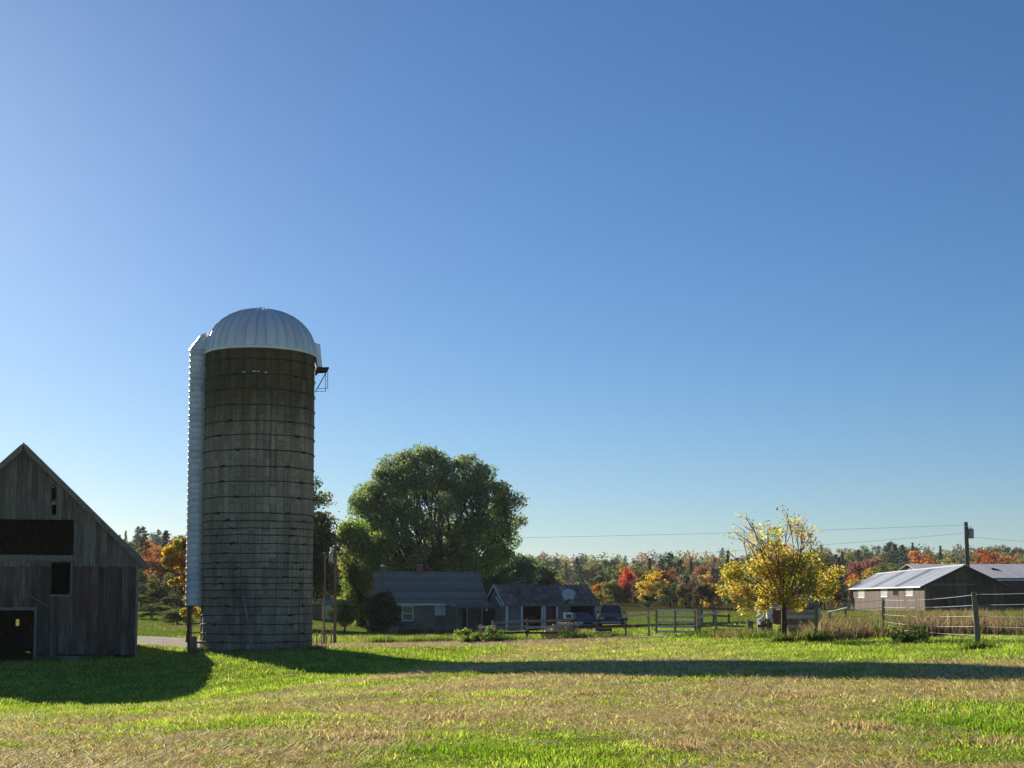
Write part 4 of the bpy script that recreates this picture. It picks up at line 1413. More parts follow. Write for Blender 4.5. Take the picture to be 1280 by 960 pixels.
build_pole('utility_pole', 'brown wooden utility pole with grey transformer behind the brown shed', 1212, 652.5, 140, .26, (4.2, 667, .3, 1.0), ((.6, 2.4, 1.2),), lean=-.12)
build_pole('utility_pole', 'wooden pole with pale grey transformer between silo and big tree', 418.5, 671, 68, .085, (-5.0, 696, .11, .46))
_p = spot(405, 790, 66.5)
_t = thing('clothes_pole', 'thin dark pole standing between the silo and the transformer pole', 'pole', _p)
part('shaft', MB().tube([(0, 0, -.3), (.02, 0, 2), (.03, 0, at(405, 690, 66.5).z - _p.z)], [.05, .045, .035], 8), M['pole'], _t)
part('cap', MB().box((.03, 0, at(405, 690, 66.5).z - _p.z + .03), (.12, .12, .06)), M['hoop'], _t)


def cable(label, a, b, sag, rad=.011):
    pts = []
    o = (a + b) / 2
    for s in range(25):
        t = s / 24
        p = a.lerp(b, t); p.z -= sag * 4 * t * (1 - t); pts.append(p - o)
    ob = part('power_line', MB().tube(pts, rad, 4, False), M['black_wire'], None, loc=o)
    tag(ob, label, 'power line', 'power lines strung across the yard')


cable('upper cable running left from the top of the pole behind the shed', at(1211, 656, 139.8), at(240, 676, 150), .4)
cable('lower cable sagging left below the upper one from the shed pole', at(1211.5, 666, 139.8), at(640, 700, 190), .5)
cable('cable running right from the shed pole over the rear shed roof', at(1213, 671, 139.8), at(1500, 678, 150), .5)

# low pickets beside the silo's right foot
for k, (px, yt, Y) in enumerate(((396, 789, 63.0), (402, 783, 66), (408, 791, 63.4), (414, 786, 66.3))):
    g = spot(px, 800, Y)
    o = part('fence_post', post_mesh(at(px, yt, Y).z - g.z, .07, (.02 * (k % 2), 0), seed=k), M['rail_wood'], None, loc=g)
    tag(o, ('short stake nearest the right foot of the silo', 'second stake right of the silo, a little taller', 'third stake right of the silo beside the thin pole', 'stake at the foot of the transformer pole')[k], 'post', 'stakes right of the silo')


# ------------------------------------------------------------------ vegetation
def unit(v):
    return v / np.maximum(np.linalg.norm(v, axis=-1, keepdims=True), 1e-9)


def leaves_mesh(name, c, size, tint, g, aspect=.6, droop=0.0):
    n = len(c)
    u = g.normal(size=(n, 3)); u[:, 2] -= droop
    u = unit(u)
    t = unit(np.cross(u, g.normal(size=(n, 3))))
    size = np.broadcast_to(size, (n,))[:, None]
    fold = unit(np.cross(u, t)) * size * .18
    v = np.stack([c - u * size, c + t * size * aspect + fold, c + u * size, c - t * size * aspect + fold], 1).reshape(-1, 3)
    return np_mesh(name, v, np.arange(4 * n), np.arange(0, 4 * n, 4), np.full(n, 4), False, np.repeat(tint, 4, 0))


def pick_tint(g, n, palette, jit=.22):
    w = np.array([p[0] for p in palette], float); w /= w.sum()
    c = np.array([p[1] for p in palette])[g.choice(len(palette), n, p=w)]
    return np.clip(c * (1 + jit * g.normal(size=(n, 1))) * (1 + .06 * g.normal(size=(n, 3))), .005, .9)


def crown_points(g, clumps):
    """clumps: (centre, radius or (rx,ry,rz), count) -> points, clump index"""
    P = []; I = []
    for i, (c, r, n) in enumerate(clumps):
        d = unit(g.normal(size=(n, 3))) * (g.random((n, 1)) ** .45)
        d *= 1 + .25 * g.normal(size=(n, 1)) * (g.random((n, 1)) < .25)
        P.append(np.array(c)[None] + d * np.array(r if hasattr(r, '__len__') else (r, r, r * .82))[None])
        I.append(np.full(n, i))
    return np.concatenate(P), np.concatenate(I)


def limb(mb, a, b, r0, r1, g, bow=.12, n=6, seg=4):
    a = np.array(a, float); b = np.array(b, float)
    L = np.linalg.norm(b - a)
    off = g.normal(size=3) * L * bow
    off[2] = abs(off[2]) * .6
    pts = []; rr = []
    for s in range(seg + 1):
        t = s / seg
        p = a + (b - a) * t + off * math.sin(math.pi * t) * (1 - .4 * t)
        pts.append(p); rr.append(r0 + (r1 - r0) * t)
    mb.tube(pts, rr, n, True)
    return pts


def tree(name, label, cat, base, clumps, palette, leaf, trunk_r, fork_h, seed, stems=1, spread=.5, mat='leaf', group=None, aspect=.6, droop=0.0, jit=.22, clump_jit=.16, bark='bark', limb_r=.34):
    """clumps in metres relative to the base"""
    g = np.random.default_rng(seed)
    root = thing(name, label, cat, base, 0, group)
    P, I = crown_points(g, clumps)
    tint = pick_tint(g, len(P), palette, jit)
    ct = 1 + clump_jit * g.normal(size=(len(clumps), 1))
    hue = 1 + .5 * clump_jit * g.normal(size=(len(clumps), 3))
    tint = np.clip(tint * ct[I] * hue[I], .005, .9)
    link('crown', leaves_mesh('crown', P, leaf * (.7 + .6 * g.random(len(P))), tint, g, aspect, droop), M[mat], root)
    tb = MB()
    tops = []
    for s in range(stems):
        a = s * 2 * math.pi / stems + g.random()
        b0 = (math.cos(a) * trunk_r * .8 * (stems > 1), math.sin(a) * trunk_r * .8 * (stems > 1), -.3)
        b1 = (math.cos(a) * spread * (stems > 1) + .1 * trunk_r, math.sin(a) * spread * (stems > 1), fork_h)
        r0 = trunk_r * (1.25 if stems == 1 else .72)
        tb.tube([b0, (b0[0] * .8 + b1[0] * .1, b0[1] * .8 + b1[1] * .1, .25), ((b0[0] + b1[0]) / 2 + .1 * trunk_r, (b0[1] + b1[1]) / 2, fork_h * .5), b1], [r0 * 1.25, r0, r0 * .85, r0 * .7], 9)
        tops.append((b1, r0 * .7))
    part('trunk', tb, M[bark], root, smooth=True)
    lb = MB()
    for (c, r, n) in clumps:
        b, rr = min(tops, key=lambda q: (q[0][0] - c[0]) ** 2 + (q[0][1] - c[1]) ** 2)
        rad = r if not hasattr(r, '__len__') else max(r)
        pts = limb(lb, b, c, max(.012, min(rr * .45, trunk_r * limb_r)), .012, g)
        for _ in range(3):
            e = np.array(c) + unit(g.normal(size=3)) * rad * .8
            limb(lb, pts[3], e, min(.018 + trunk_r * .03, trunk_r * .085), .004, g, n=4, seg=3)
    part('limbs', lb, M[bark], root, smooth=True, kind='stuff')
    return root


def px_clumps(g, base, Y, n, cx, cy, rx, ry, r, leaves, depth=None, shell=.0, keep=None):
    """random clumps filling the outline (cx,cy,rx,ry in photo pixels) as seen at depth Y, spread in depth too"""
    out = []
    m = Y / F
    depth = rx * m if depth is None else depth
    k = 0
    while len(out) < n and k < n * 60:
        k += 1
        d = unit(g.normal(size=3)) * (shell + (1 - shell) * g.random() ** .4)
        x, y = cx + d[0] * rx, cy + d[2] * -ry
        if keep and not keep(x, y): continue
        p = at(x, y, Y + d[1] * depth)
        p = Vector((p.x, p.y, p.z)) - base
        rr = r * g.uniform(.72, 1.25)
        # keep clumps from landing on each other
        if any((p - Vector(q[0])).length < .52 * (rr + q[1]) for q in out) and k < n * 40: continue
        out.append(((p.x, p.y, p.z), rr, int(leaves * (rr / r) ** 2)))
    return out


GREEN = [(5, (.155, .215, .08)), (3, (.21, .28, .105)), (1, (.30, .35, .15)), (.15, (.3, .27, .10))]
LIGHT = [(4, (.22, .27, .07)), (3, (.29, .33, .09)), (1, (.15, .2, .05)), (.5, (.36, .32, .1))]
DARK = [(5, (.075, .11, .035)), (2, (.10, .14, .045)), (.4, (.19, .16, .05))]
YELLOW = [(5, (.64, .47, .10)), (4, (.48, .43, .11)), (3.5, (.29, .33, .10)), (1.6, (.58, .32, .08)), (.5, (.2, .15, .06))]
ORANGE = [(3.5, (.50, .29, .06)), (4, (.48, .37, .08)), (3, (.28, .28, .07)), (.8, (.34, .15, .05))]

# the great round tree behind the farmhouse
_g = np.random.default_rng(21)
_b = spot(545, 760, 127)
_cl = px_clumps(_g, _b, 127, 135, 541, 651, 103, 87, 1.2, 520, 5.6, .4, lambda x, y: y < 712 and not (y > 668 and _g.random() < .45))
_cl += px_clumps(_g, _b, 127, 12, 545, 705, 95, 26, 1.2, 600, 5.5, .5)
for q in range(24):                                    # fill out the rim of the crown, unevenly
    a_ = math.radians(-18 + 216 * q / 23) + _g.normal() * .09
    k_ = _g.uniform(.84, 1.05)
    p = at(541 + 103 * k_ * math.cos(a_), 652 - 86 * k_ * math.sin(a_), 127 + _g.uniform(-3, 3)) - _b
    r_ = _g.uniform(.55, 1.25)
    _cl.append(((p.x, p.y, p.z), r_, int(330 * r_ * r_)))
tree('shade_tree', 'great round green tree with many stems towering behind the farmhouse', 'tree', _b, _cl, GREEN, .125, .62, 2.6, 31, stems=5, spread=1.7, clump_jit=.10)
# lighter hanging foliage at its left
_g = np.random.default_rng(22)
_b = spot(452, 760, 119)
_cl = []
for k in range(64):
    x = _g.uniform(427, 486); y = _g.uniform(652, 772)
    if x > 468 and y < 672: continue
    p = at(x, y, 119 + _g.uniform(-2, 2)) - _b
    _cl.append(((p.x, p.y, max(.5, p.z)), (.85, .85, 1.0), 420))
tree('willow_tree', 'light yellow green drooping tree left of the farmhouse roof', 'tree', _b, _cl, LIGHT, .14, .3, 1.8, 32, stems=3, spread=.7, aspect=.45, droop=.35)
# dark tree showing past the silo's right edge
_g = np.random.default_rng(23)
_b = spot(338, 760, 114)
_cl = px_clumps(_g, _b, 114, 90, 338, 668, 78, 96, 1.3, 420, 5.2, .25)
_cl += px_clumps(_g, _b, 114, 14, 404, 700, 22, 52, 1.0, 420, 2.0, .1)
tree('dark_tree', 'big dark tree standing behind the silo, showing past its right edge', 'tree', _b, _cl, [(4, (.08, .115, .036)), (3, (.12, .145, .045)), (1.2, (.28, .20, .065))], .13, .42, 2.2, 33)
# lower trees right of the great one, behind the house and garage
for k, (px, top, rx, Y, pal, lab) in enumerate(((612, 690, 26, 150, DARK, 'mid-sized dark tree filling in behind the right end of the farmhouse roof'), (648, 693, 27, 165, GREEN, 'rounded green tree rising behind the left end of the garage roof'), (676, 706, 22, 175, DARK, 'small dull green tree behind the middle of the garage roof'))):
    _g = np.random.default_rng(40 + k)
    _b = spot(px, 760, Y)
    cy = (top + 752) / 2
    _cl = px_clumps(_g, _b, Y, 22, px, cy, rx * .8, (752 - top) * .42, 1.3, 420, None, .1)
    tree('yard_tree', lab, 'tree', _b, _cl, pal, .19, .25, 1.2, 50 + k, group='trees behind the farmhouse and garage')
# round bushes by the house
_g = np.random.default_rng(24)
_b = spot(479, 792, 96)
_cl = px_clumps(_g, _b, 96, 26, 479, 764, 21, 23, .5, 520, 1.2, .2)
tree('round_bush', 'dense dark rounded bush in front of the left end of the farmhouse', 'bush', _b, _cl, [(4, (.045, .07, .022)), (3, (.07, .10, .03)), (1, (.14, .17, .05))], .085, .1, .4, 34, stems=4, spread=.3)
_g = np.random.default_rng(25)
_b = spot(431, 790, 92)
_cl = px_clumps(_g, _b, 92, 14, 431, 766, 15, 14, .42, 320, .8, .2)
tree('small_bush', 'small light green bush on a thin stem beside the dark pole', 'bush', _b, _cl, LIGHT[:3], .08, .06, .5, 35, mat='leaf')

# young yellowing tree by the wire fence: full low crown, thin top with bare twigs
_g = np.random.default_rng(26)
YT = 47.5
_b = spot(980, 798, YT)
_cl = []
for (x, y, r, n) in ((925, 722, .42, 520), (945, 708, .45, 640), (968, 716, .45, 620), (990, 706, .42, 560), (1012, 716, .42, 520), (1034, 722, .36, 330), (935, 740, .40, 560), (915, 735, .30, 330), (958, 738, .42, 600), (982, 738, .40, 540), (1004, 735, .42, 520), (1026, 742, .36, 400), (948, 756, .32, 330), (930, 758, .25, 200), (1000, 754, .3, 280), (1040, 735, .28, 210), (975, 724, .45, 600), (955, 692, .36, 330), (985, 688, .4, 380), (1008, 698, .36, 300), (918, 720, .3, 260), (1046, 716, .22, 110), (905, 742, .2, 90)):
    p = at(x + _g.normal() * 3, y + _g.normal() * 2, YT + _g.uniform(-.9, .9)) - _b
    _cl.append(((p.x, p.y, p.z), r * 1.25, int(n * 1.0)))
for (x, y, n) in ((932, 646, 16), (940, 654, 8), (918, 665, 14), (930, 662, 12), (950, 672, 50), (960, 660, 40), (972, 668, 110), (985, 655, 40), (983, 642, 14), (996, 662, 70), (1000, 650, 16), (1006, 672, 70), (1014, 668, 20), (1003, 658, 20), (948, 685, 70), (968, 683, 150), (935, 678, 26), (1015, 683, 40), (910, 688, 8), (944, 666, 22)):
    p = at(x, y, YT + _g.uniform(-.6, .6)) - _b
    _cl.append(((p.x, p.y, p.z), .40, int(n * 1.5)))
yt = tree('yellow_tree', 'young tree turning yellow with sparse twiggy top beside the wire fence', 'tree', _b, _cl, YELLOW, .052, .09, 1.35, 36, jit=.25, clump_jit=.12, limb_r=.2)

# amber maple between barn and silo, its branches hanging past the chute
_g = np.random.default_rng(27)
YM = 74.0
_b = spot(236, 789, YM)
_cl = []
for (x, y, r, n) in ((214, 690, .5, 420), (226, 682, .5, 420), (238, 690, .55, 420), (212, 703, .42, 330), (224, 700, .5, 400), (234, 706, .5, 380), (246, 715, .5, 300), (232, 722, .36, 220), (222, 727, .28, 130), (238, 735, .36, 240), (214, 729, .2, 60), (236, 748, .32, 200), (230, 765, .25, 100), (240, 763, .35, 200), (249, 768, .3, 120), (246, 700, .6, 300), (252, 735, .5, 200), (235, 676, .35, 160), (250, 690, .5, 240)):
    p = at(x, y, YM + _g.uniform(-.9, .9)) - _b
    _cl.append(((p.x, p.y, p.z), r, n))
tree('amber_tree', 'amber leaved tree reaching out from behind the silo chute', 'tree', _b, _cl, ORANGE, .10, .13, 1.6, 37)


# woods: a few crown shapes shared by many trees, each tree its own colour and size (unit height)
def wood_variants():
    V = []
    for s in range(6):                                     # broad leaved
        g = np.random.default_rng(100 + s)
        cl = []
        wide = (.30, .36, .27, .33, .40, .24)[s]
        for k in range(15):
            d = unit(g.normal(size=3)) * g.random() ** .4
            cl.append(((d[0] * wide, d[1] * wide, .56 + d[2] * .32), .13 * g.uniform(.8, 1.3), 150))
        for k in range(7):
            a = g.random() * 6.3
            cl.append(((math.cos(a) * wide * .8, math.sin(a) * wide * .8, .12 + .18 * g.random()), .12, 110))
        P, I = crown_points(g, cl)
        t = np.clip((1 + .25 * g.normal(size=(len(P), 1))) * (1 + .2 * g.normal(size=(len(cl), 1)))[I] * (1 + .07 * g.normal(size=(len(P), 3))), .3, 2)
        me = leaves_mesh('crown', P, .023 * (.7 + .6 * g.random(len(P))), t, g, .7)
        tb = MB(); tb.tube([(0, 0, -.08), (.005, 0, .25), (.0, .01, .6)], [.024, .017, .007], 6)
        for c, r, n in cl[:7]: limb(tb, (0, 0, .28), c, .010, .003, g, n=4, seg=2)
        V.append((me, tb.mesh('trunk')))
    for s in range(4):                                     # pines and spruces
        g = np.random.default_rng(120 + s)
        pts = []; ids = []
        pine = s < 2
        nl = 13 if pine else 18
        for k in range(nl):
            f = k / (nl - 1)
            z = (.22 if pine else .08) + f * (.76 if pine else .9)
            rad = (.20 * (1 - f) ** .5 * g.uniform(.6, 1.2) + .03) if pine else (.19 * (1 - f) + .012)
            nb = 6 if pine else 8
            for q in range(nb):
                a = g.random() * 6.3
                m = int(16 + 14 * (1 - f))
                tt = g.random(m) ** .6
                rr = rad * g.uniform(.6, 1.15)
                p = np.c_[np.cos(a) * tt * rr, np.sin(a) * tt * rr, z + tt * rr * (.18 if pine else -.35)] + g.normal(size=(m, 3)) * (.016 if pine else .010)
                pts.append(p); ids += [k * nb + q] * m
        P = np.concatenate(pts); I = np.array(ids)
        t = np.clip((1 + .25 * g.normal(size=(len(P), 1))) * (1 + .12 * g.normal(size=(nl * nb, 1)))[I], .3, 2) * np.ones((1, 3))
        me = leaves_mesh('crown', P, .020 * (.7 + .6 * g.random(len(P))), t, g, .5)
        tb = MB().tube([(0, 0, -.08), (.003, 0, .5), (0, 0, .97)], [.017, .011, .003], 6)
        V.append((me, tb.mesh('trunk')))
    for me, tm in V:
        me.materials.append(M['forest_leaf']); tm.materials.append(M['bark'])
    return V


WV = wood_variants()


def wood_tree(kind, label, group, base, h, wscale, color, name, g):
    me, tm = WV[kind]
    root = thing(name, label, 'tree', base, g.random() * 6.28, group)
    root.scale = (h * wscale, h * wscale, h)
    c = bpy.data.objects.new('crown', me); COL.objects.link(c); c.parent = root
    c.color = (color[0], color[1], color[2], 1)
    t = bpy.data.objects.new('trunk', tm); COL.objects.link(t); t.parent = root
    return root


C_GREEN, C_OLIVE, C_DARK, C_PINE = (.13, .165, .06), (.22, .21, .075), (.085, .115, .055), (.055, .08, .055)
C_RED, C_ORANGE, C_RUST, C_YELLOW, C_MAROON, C_GOLD = (.46, .115, .085), (.46, .21, .07), (.34, .16, .075), (.54, .40, .08), (.25, .105, .085), (.42, .31, .08)


def top_tree(px, top, Y, kind, color, label, group=None, ws=1.0, name='autumn_tree', g=np.random.default_rng(77)):
    b = spot(px, 750, Y)
    h = at(px, top, Y).z - b.z
    return wood_tree(kind, label, group, b, max(h, 1.5), ws, color, name, g)


# the ones that stand out singly
top_tree(781, 704, 215, 2, C_RED, 'bright red maple in front of the wooded slope right of the garage', ws=.85, name='maple_tree')
top_tree(817, 711, 200, 4, C_YELLOW, 'wide golden yellow tree below the tall dark pine', ws=1.05)
top_tree(838, 692, 228, 6, C_PINE, 'tall dark pine standing above the wooded slope beyond the gate', ws=1.15, name='pine_tree')
top_tree(851, 700, 236, 7, C_PINE, 'dark pine just right of the tallest pine beyond the gate', ws=1.0, name='pine_tree')
top_tree(828, 699, 240, 6, C_PINE, 'dark pine just left of the tallest pine beyond the gate', ws=1.0, name='pine_tree')
top_tree(751, 722, 205, 3, C_ORANGE, 'small orange tree left of the bright red maple', ws=1.0)
top_tree(764, 718, 200, 5, C_OLIVE, 'narrow olive green tree just left of the bright red maple', ws=1.1)
top_tree(853, 726, 180, 5, (.14, .12, .04), 'slender olive-yellow tree in front of the dark pines', ws=.8)
top_tree(878, 722, 176, 3, (.10, .075, .045), 'greyish brown tree right of the slender yellowish one', ws=1.0)
top_tree(800, 705, 224, 1, C_OLIVE, 'olive tree between the bright red maple and the dark pines', ws=.8)
top_tree(177, 660, 210, 6, C_PINE, 'dark pine rising above the right corner of the barn roof', ws=1.1, name='pine_tree')
top_tree(206, 664, 214, 7, C_PINE, 'dark pine topping the orange trees between barn and silo', ws=1.2, name='pine_tree')
top_tree(190, 680, 196, 1, C_ORANGE, 'orange tree right beside the barn roof corner', ws=1.0)
top_tree(206, 678, 190, 4, C_RUST, 'reddish brown tree below the middle pine between barn and silo', ws=1.0)
top_tree(222, 672, 205, 0, C_OLIVE, 'olive tree behind the amber leaves at the silo chute', ws=1.1)
top_tree(166, 690, 190, 3, C_DARK, 'dark green tree half hidden by the right corner of the barn roof', ws=1.2)
top_tree(203, 713, 150, 4, (.12, .135, .05), 'pale green round bush in the field between barn and silo', ws=1.25, name='field_bush')
top_tree(184, 728, 152, 0, (.04, .055, .02), 'dark bush left of the pale round bush in the far field', ws=1.3, name='field_bush')
top_tree(226, 730, 150, 2, (.04, .05, .022), 'dark bush right of the pale round bush in the far field', ws=1.5, name='field_bush')
top_tree(196, 733, 146, 2, (.05, .05, .025), 'low dark bush at the foot of the pale round bush', ws=2.0, name='field_bush')
for _px, _tp, _Y, _k, _ws, _c, _lab in ((176, 742, 138, 1, 2.2, (.06, .08, .035), 'low dark shrub beside the barn corner in the far field'), (214, 741, 136, 3, 2.4, (.09, .10, .05), 'low olive shrub right of the pale round bush in the far field'), (234, 739, 140, 5, 2.4, (.055, .07, .03), 'dark shrub beside the silo chute in the far field'), (190, 751, 122, 0, 2.8, (.11, .13, .045), 'nearest low green shrub in the field between barn and silo'), (222, 760, 112, 2, 3.0, (.12, .14, .05), 'weedy mound of green at the lane side below the field shrubs')):
    top_tree(_px, _tp, _Y, _k, _c, _lab, ws=_ws, name='field_shrub')
top_tree(1190, 713, 195, 0, (.10, .075, .03), 'low rusty brown tree just left of the shed roof ridge', ws=1.1)
top_tree(1137, 703, 230, 3, C_ORANGE, 'orange tree standing behind the middle of the long shed roof', ws=1.1)
top_tree(1172, 692, 250, 1, C_ORANGE, 'wide orange-red tree left of the far utility pole', ws=1.15)
top_tree(1234, 682, 260, 4, (.3, .10, .03), 'bright orange-red tree right of the far utility pole', ws=1.2)
top_tree(1086, 707, 205, 4, C_GOLD, 'golden olive tree at the left end of the long shed roof', ws=1.15)
top_tree(1075, 693, 240, 0, C_MAROON, 'dark maroon tree above the left end of the long shed', ws=1.2)
top_tree(1030, 690, 160, 1, (.15, .115, .035), 'brownish olive tree right behind the young yellow tree', ws=.75)

SKY_LINE = ([-60, 60, 150, 178, 205, 240, 320, 560, 640, 700, 770, 800, 850, 900, 1000, 1060, 1130, 1200, 1280, 1420], [668, 666, 666, 664, 667, 668, 690, 700, 698, 698, 697, 699, 698, 693, 688, 685, 681, 686, 682, 680])
MIX = {
    'near': [(5, C_OLIVE), (4, C_GREEN), (3, C_DARK), (1.2, (.25, .19, .13)), (.6, C_RUST), (1.2, C_GOLD), (.35, C_ORANGE)],
    'mid': [(4.5, C_OLIVE), (4, C_GREEN), (3, C_DARK), (2.0, C_RUST), (1.0, C_ORANGE), (1.4, C_GOLD), (.5, C_MAROON)],
    'far': [(4, C_GREEN), (5, C_DARK), (2.2, C_RUST), (3, C_OLIVE), (.5, C_ORANGE), (.5, C_MAROON)],
}
CNAME = {C_OLIVE: 'olive', C_GREEN: 'green', C_DARK: 'dark green', C_RUST: 'rusty brown', C_GOLD: 'golden', C_ORANGE: 'orange', C_MAROON: 'maroon', (.25, .19, .13): 'greyish brown'}


WHERE = [(180, 'above the barn eave'), (300, 'between barn and silo'), (665, 'behind the big green tree'), (720, 'above the garage roof'), (772, 'left of the red maple'), (815, 'right of the red maple'), (865, 'by the dark pines'), (905, 'right of the dark pines'),
         (950, 'left behind the young yellow tree'), (1005, 'behind the young yellow tree'), (1058, 'between yellow tree and long shed'), (1110, 'above the left end of the long shed'), (1160, 'above the middle of the long shed'), (1212, 'left of the far pole'), (1262, 'right of the far pole'), (9999, 'above the rear shed roof')]


def plant_woods():
    made = []
    g = np.random.default_rng(55)
    n = 0
    rows = [(185, 28, 31, 'near'), (215, 22, 27, 'near'), (255, 15, 24, 'mid'), (305, 9, 22, 'mid'), (370, 5, 20, 'mid'), (450, 2, 17, 'far'), (560, -.5, 14.5, 'far')]
    for ri, (Y, off, step, mx) in enumerate(rows):
        spans = [(640 - step, 1330), (120, 246)] if Y > 200 else [(690, 1056)]
        if Y > 240: spans = [(600, 1330), (120, 250)]
        for (x0, x1) in spans:
            px = x0 + g.uniform(0, step)
            while px < x1:
                yy = Y * g.uniform(.94, 1.07)
                top = np.interp(px, *SKY_LINE) + off + g.normal() * (2.6 + off * .18)
                ww = np.array([m[0] for m in MIX[mx]]); col = MIX[mx][g.choice(len(ww), p=ww / ww.sum())][1]
                con = g.random() < (.10 if mx == 'near' else .2)
                c = tuple(np.array(col) * g.uniform(.85, 1.2))
                where = next(t for lim, t in WHERE if px < lim)
                lvl = {185: 'at the foot of the slope', 215: 'low on the slope', 255: 'part way up the slope', 305: 'half way up the slope', 370: 'high on the slope', 450: 'just below the ridge', 560: 'on the ridge'}[Y]
                if con:
                    kind = 6 + g.integers(0, 4); c = tuple(np.array(C_PINE) * g.uniform(.9, 1.4)); top -= 3
                    lab = 'dark conifer %s %s' % (lvl, where); nm = 'conifer_tree'
                else:
                    kind = g.integers(0, 6); lab = '%s tree %s %s' % (CNAME[col], lvl, where); nm = 'autumn_tree'
                b = spot(px, 750, yy)
                h = at(px, top, yy).z - b.z
                if px < 300 and h < 3: px += step; continue
                if h > 1.2:
                    made.append((px, wood_tree(kind, lab, 'trees of the wooded slope', b, h, (1.0 if con else g.uniform(.85, 1.25)) * (1.0 if h > 5 else 1.4), c, nm, g)))
                    n += 1
                px += step * g.uniform(.65, 1.35)
    by = {}
    for px, o in made: by.setdefault(o['label'], []).append((px, o))
    for lab, L in by.items():
        if len(L) == 1: continue
        L.sort(key=lambda q: q[0])
        names = ['left', 'right'] if len(L) == 2 else (['leftmost', 'middle', 'rightmost'] if len(L) == 3 else ['leftmost'] + ['%s from left,' % w for w in ('second', 'third', 'fourth', 'fifth', 'sixth', 'seventh', 'eighth')][:len(L) - 2] + ['rightmost'])
        for nm, (px, o) in zip(names, L): o['label'] = nm + ' ' + lab
    return n


n_woods = plant_woods()


def far_woods():
    """the wood carried on over the hills as one mass: ragged crowns too small to tell apart"""
    g = np.random.default_rng(66)
    C = []; S = []; T = []
    cols = np.array([C_GREEN, C_DARK, C_DARK, C_OLIVE, C_RUST, C_OLIVE, C_PINE])
    for k in range(2400):
        Y = g.uniform(300, 1050); u = g.uniform(-.62, .62)
        x = u * Y
        inside = -.42 < u < .44
        if Y < 560 and inside and (-.03 < u or -.3 < u < -.22): continue
        if -.20 < u < -.06 and Y < 420: continue
        h = g.uniform(6, 10) * (1 if Y < 700 else .9)
        m = 80
        d = unit(g.normal(size=(m, 3))) * (g.random((m, 1)) ** .4)
        C.append(np.c_[x + d[:, 0] * h * .36, Y + d[:, 1] * h * .36, h * .55 + d[:, 2] * h * .42]); S.append(np.full(m, k)); T.append(np.repeat(cols[g.integers(0, 7)][None] * g.uniform(.8, 1.25), m, 0))
    P = np.concatenate(C); T = np.concatenate(T)
    idx = np.concatenate(S)
    P[:, 2] += terrain(P[:, 0], P[:, 1])
    me = leaves_mesh('far_woods', P, .40 + .3 * g.random(len(P)), np.clip(T * (1 + .25 * g.normal(size=(len(P), 1))), .005, 1), g, .7)
    link('far_woods', me, M['leaf'], kind='stuff')


far_woods()


# ------------------------------------------------------------------ grass, straw, weeds
def blades_mesh(name, x, y, h, w, lean, az, tint, g, simple=False, z0=0.0):
    n = len(x)
    z = terrain(x, y) - .012 + z0
    side = g.random(n) * 6.283
    sx, sy = np.cos(side) * w, np.sin(side) * w
    lx, ly = np.cos(az) * lean, np.sin(az) * lean
    if simple:
        v = np.stack([np.c_[x - sx, y - sy, z], np.c_[x + sx, y + sy, z], np.c_[x + lx, y + ly, z + h]], 1)
        k = 3
        v = v.reshape(-1, 3)
        return np_mesh(name, v, np.arange(3 * n), np.arange(0, 3 * n, 3), np.full(n, 3), False, np.repeat(tint, 3, 0))
    v = np.stack([np.c_[x - sx, y - sy, z], np.c_[x + sx, y + sy, z], np.c_[x + lx * .35 + sx * .8, y + ly * .35 + sy * .8, z + h * .6], np.c_[x + lx * .35 - sx * .8, y + ly * .35 - sy * .8, z + h * .6], np.c_[x + lx, y + ly, z + h]], 1).reshape(-1, 3)
    o = (np.arange(n) * 5)[:, None]
    loops = (o + np.array([[0, 1, 2, 3, 3, 2, 4]])).ravel()
    st = (np.arange(n) * 7)[:, None] + np.array([[0, 4]])
    return np_mesh(name, v, loops, st.ravel(), np.tile([4, 3], n), False, np.repeat(tint, 5, 0))


def allowed(x, y):
    ok = np.hypot(x - SX, y - SY) > SR + .12
    ok &= lane_dist(x, y) > 1.0 - .18 * fbm(x * .8, y * .8, 3)
    az = math.atan2(170 - 640, F); r = (math.sin(az), math.cos(az)); gg = (math.cos(az), -math.sin(az))
    c = at(170, 800, 58.6)
    mx, my = c.x - gg[0] * 4.72, c.y - gg[1] * 4.72
    lx = (x - mx) * gg[0] + (y - my) * gg[1]; ly = (x - mx) * r[0] + (y - my) * r[1]
    ok &= ~((abs(lx) < 4.85) & (ly > -.15) & (ly < 13.2))
    return ok


def sample(g, n, y0, y1, p=-.6, u0=-.46, u1=.46):
    q = g.random(n)
    e = p + 1
    y = (y0 ** e + (y1 ** e - y0 ** e) * q) ** (1 / e)
    x = g.uniform(u0, u1, n) * y
    k = allowed(x, y)
    return x[k], y[k]


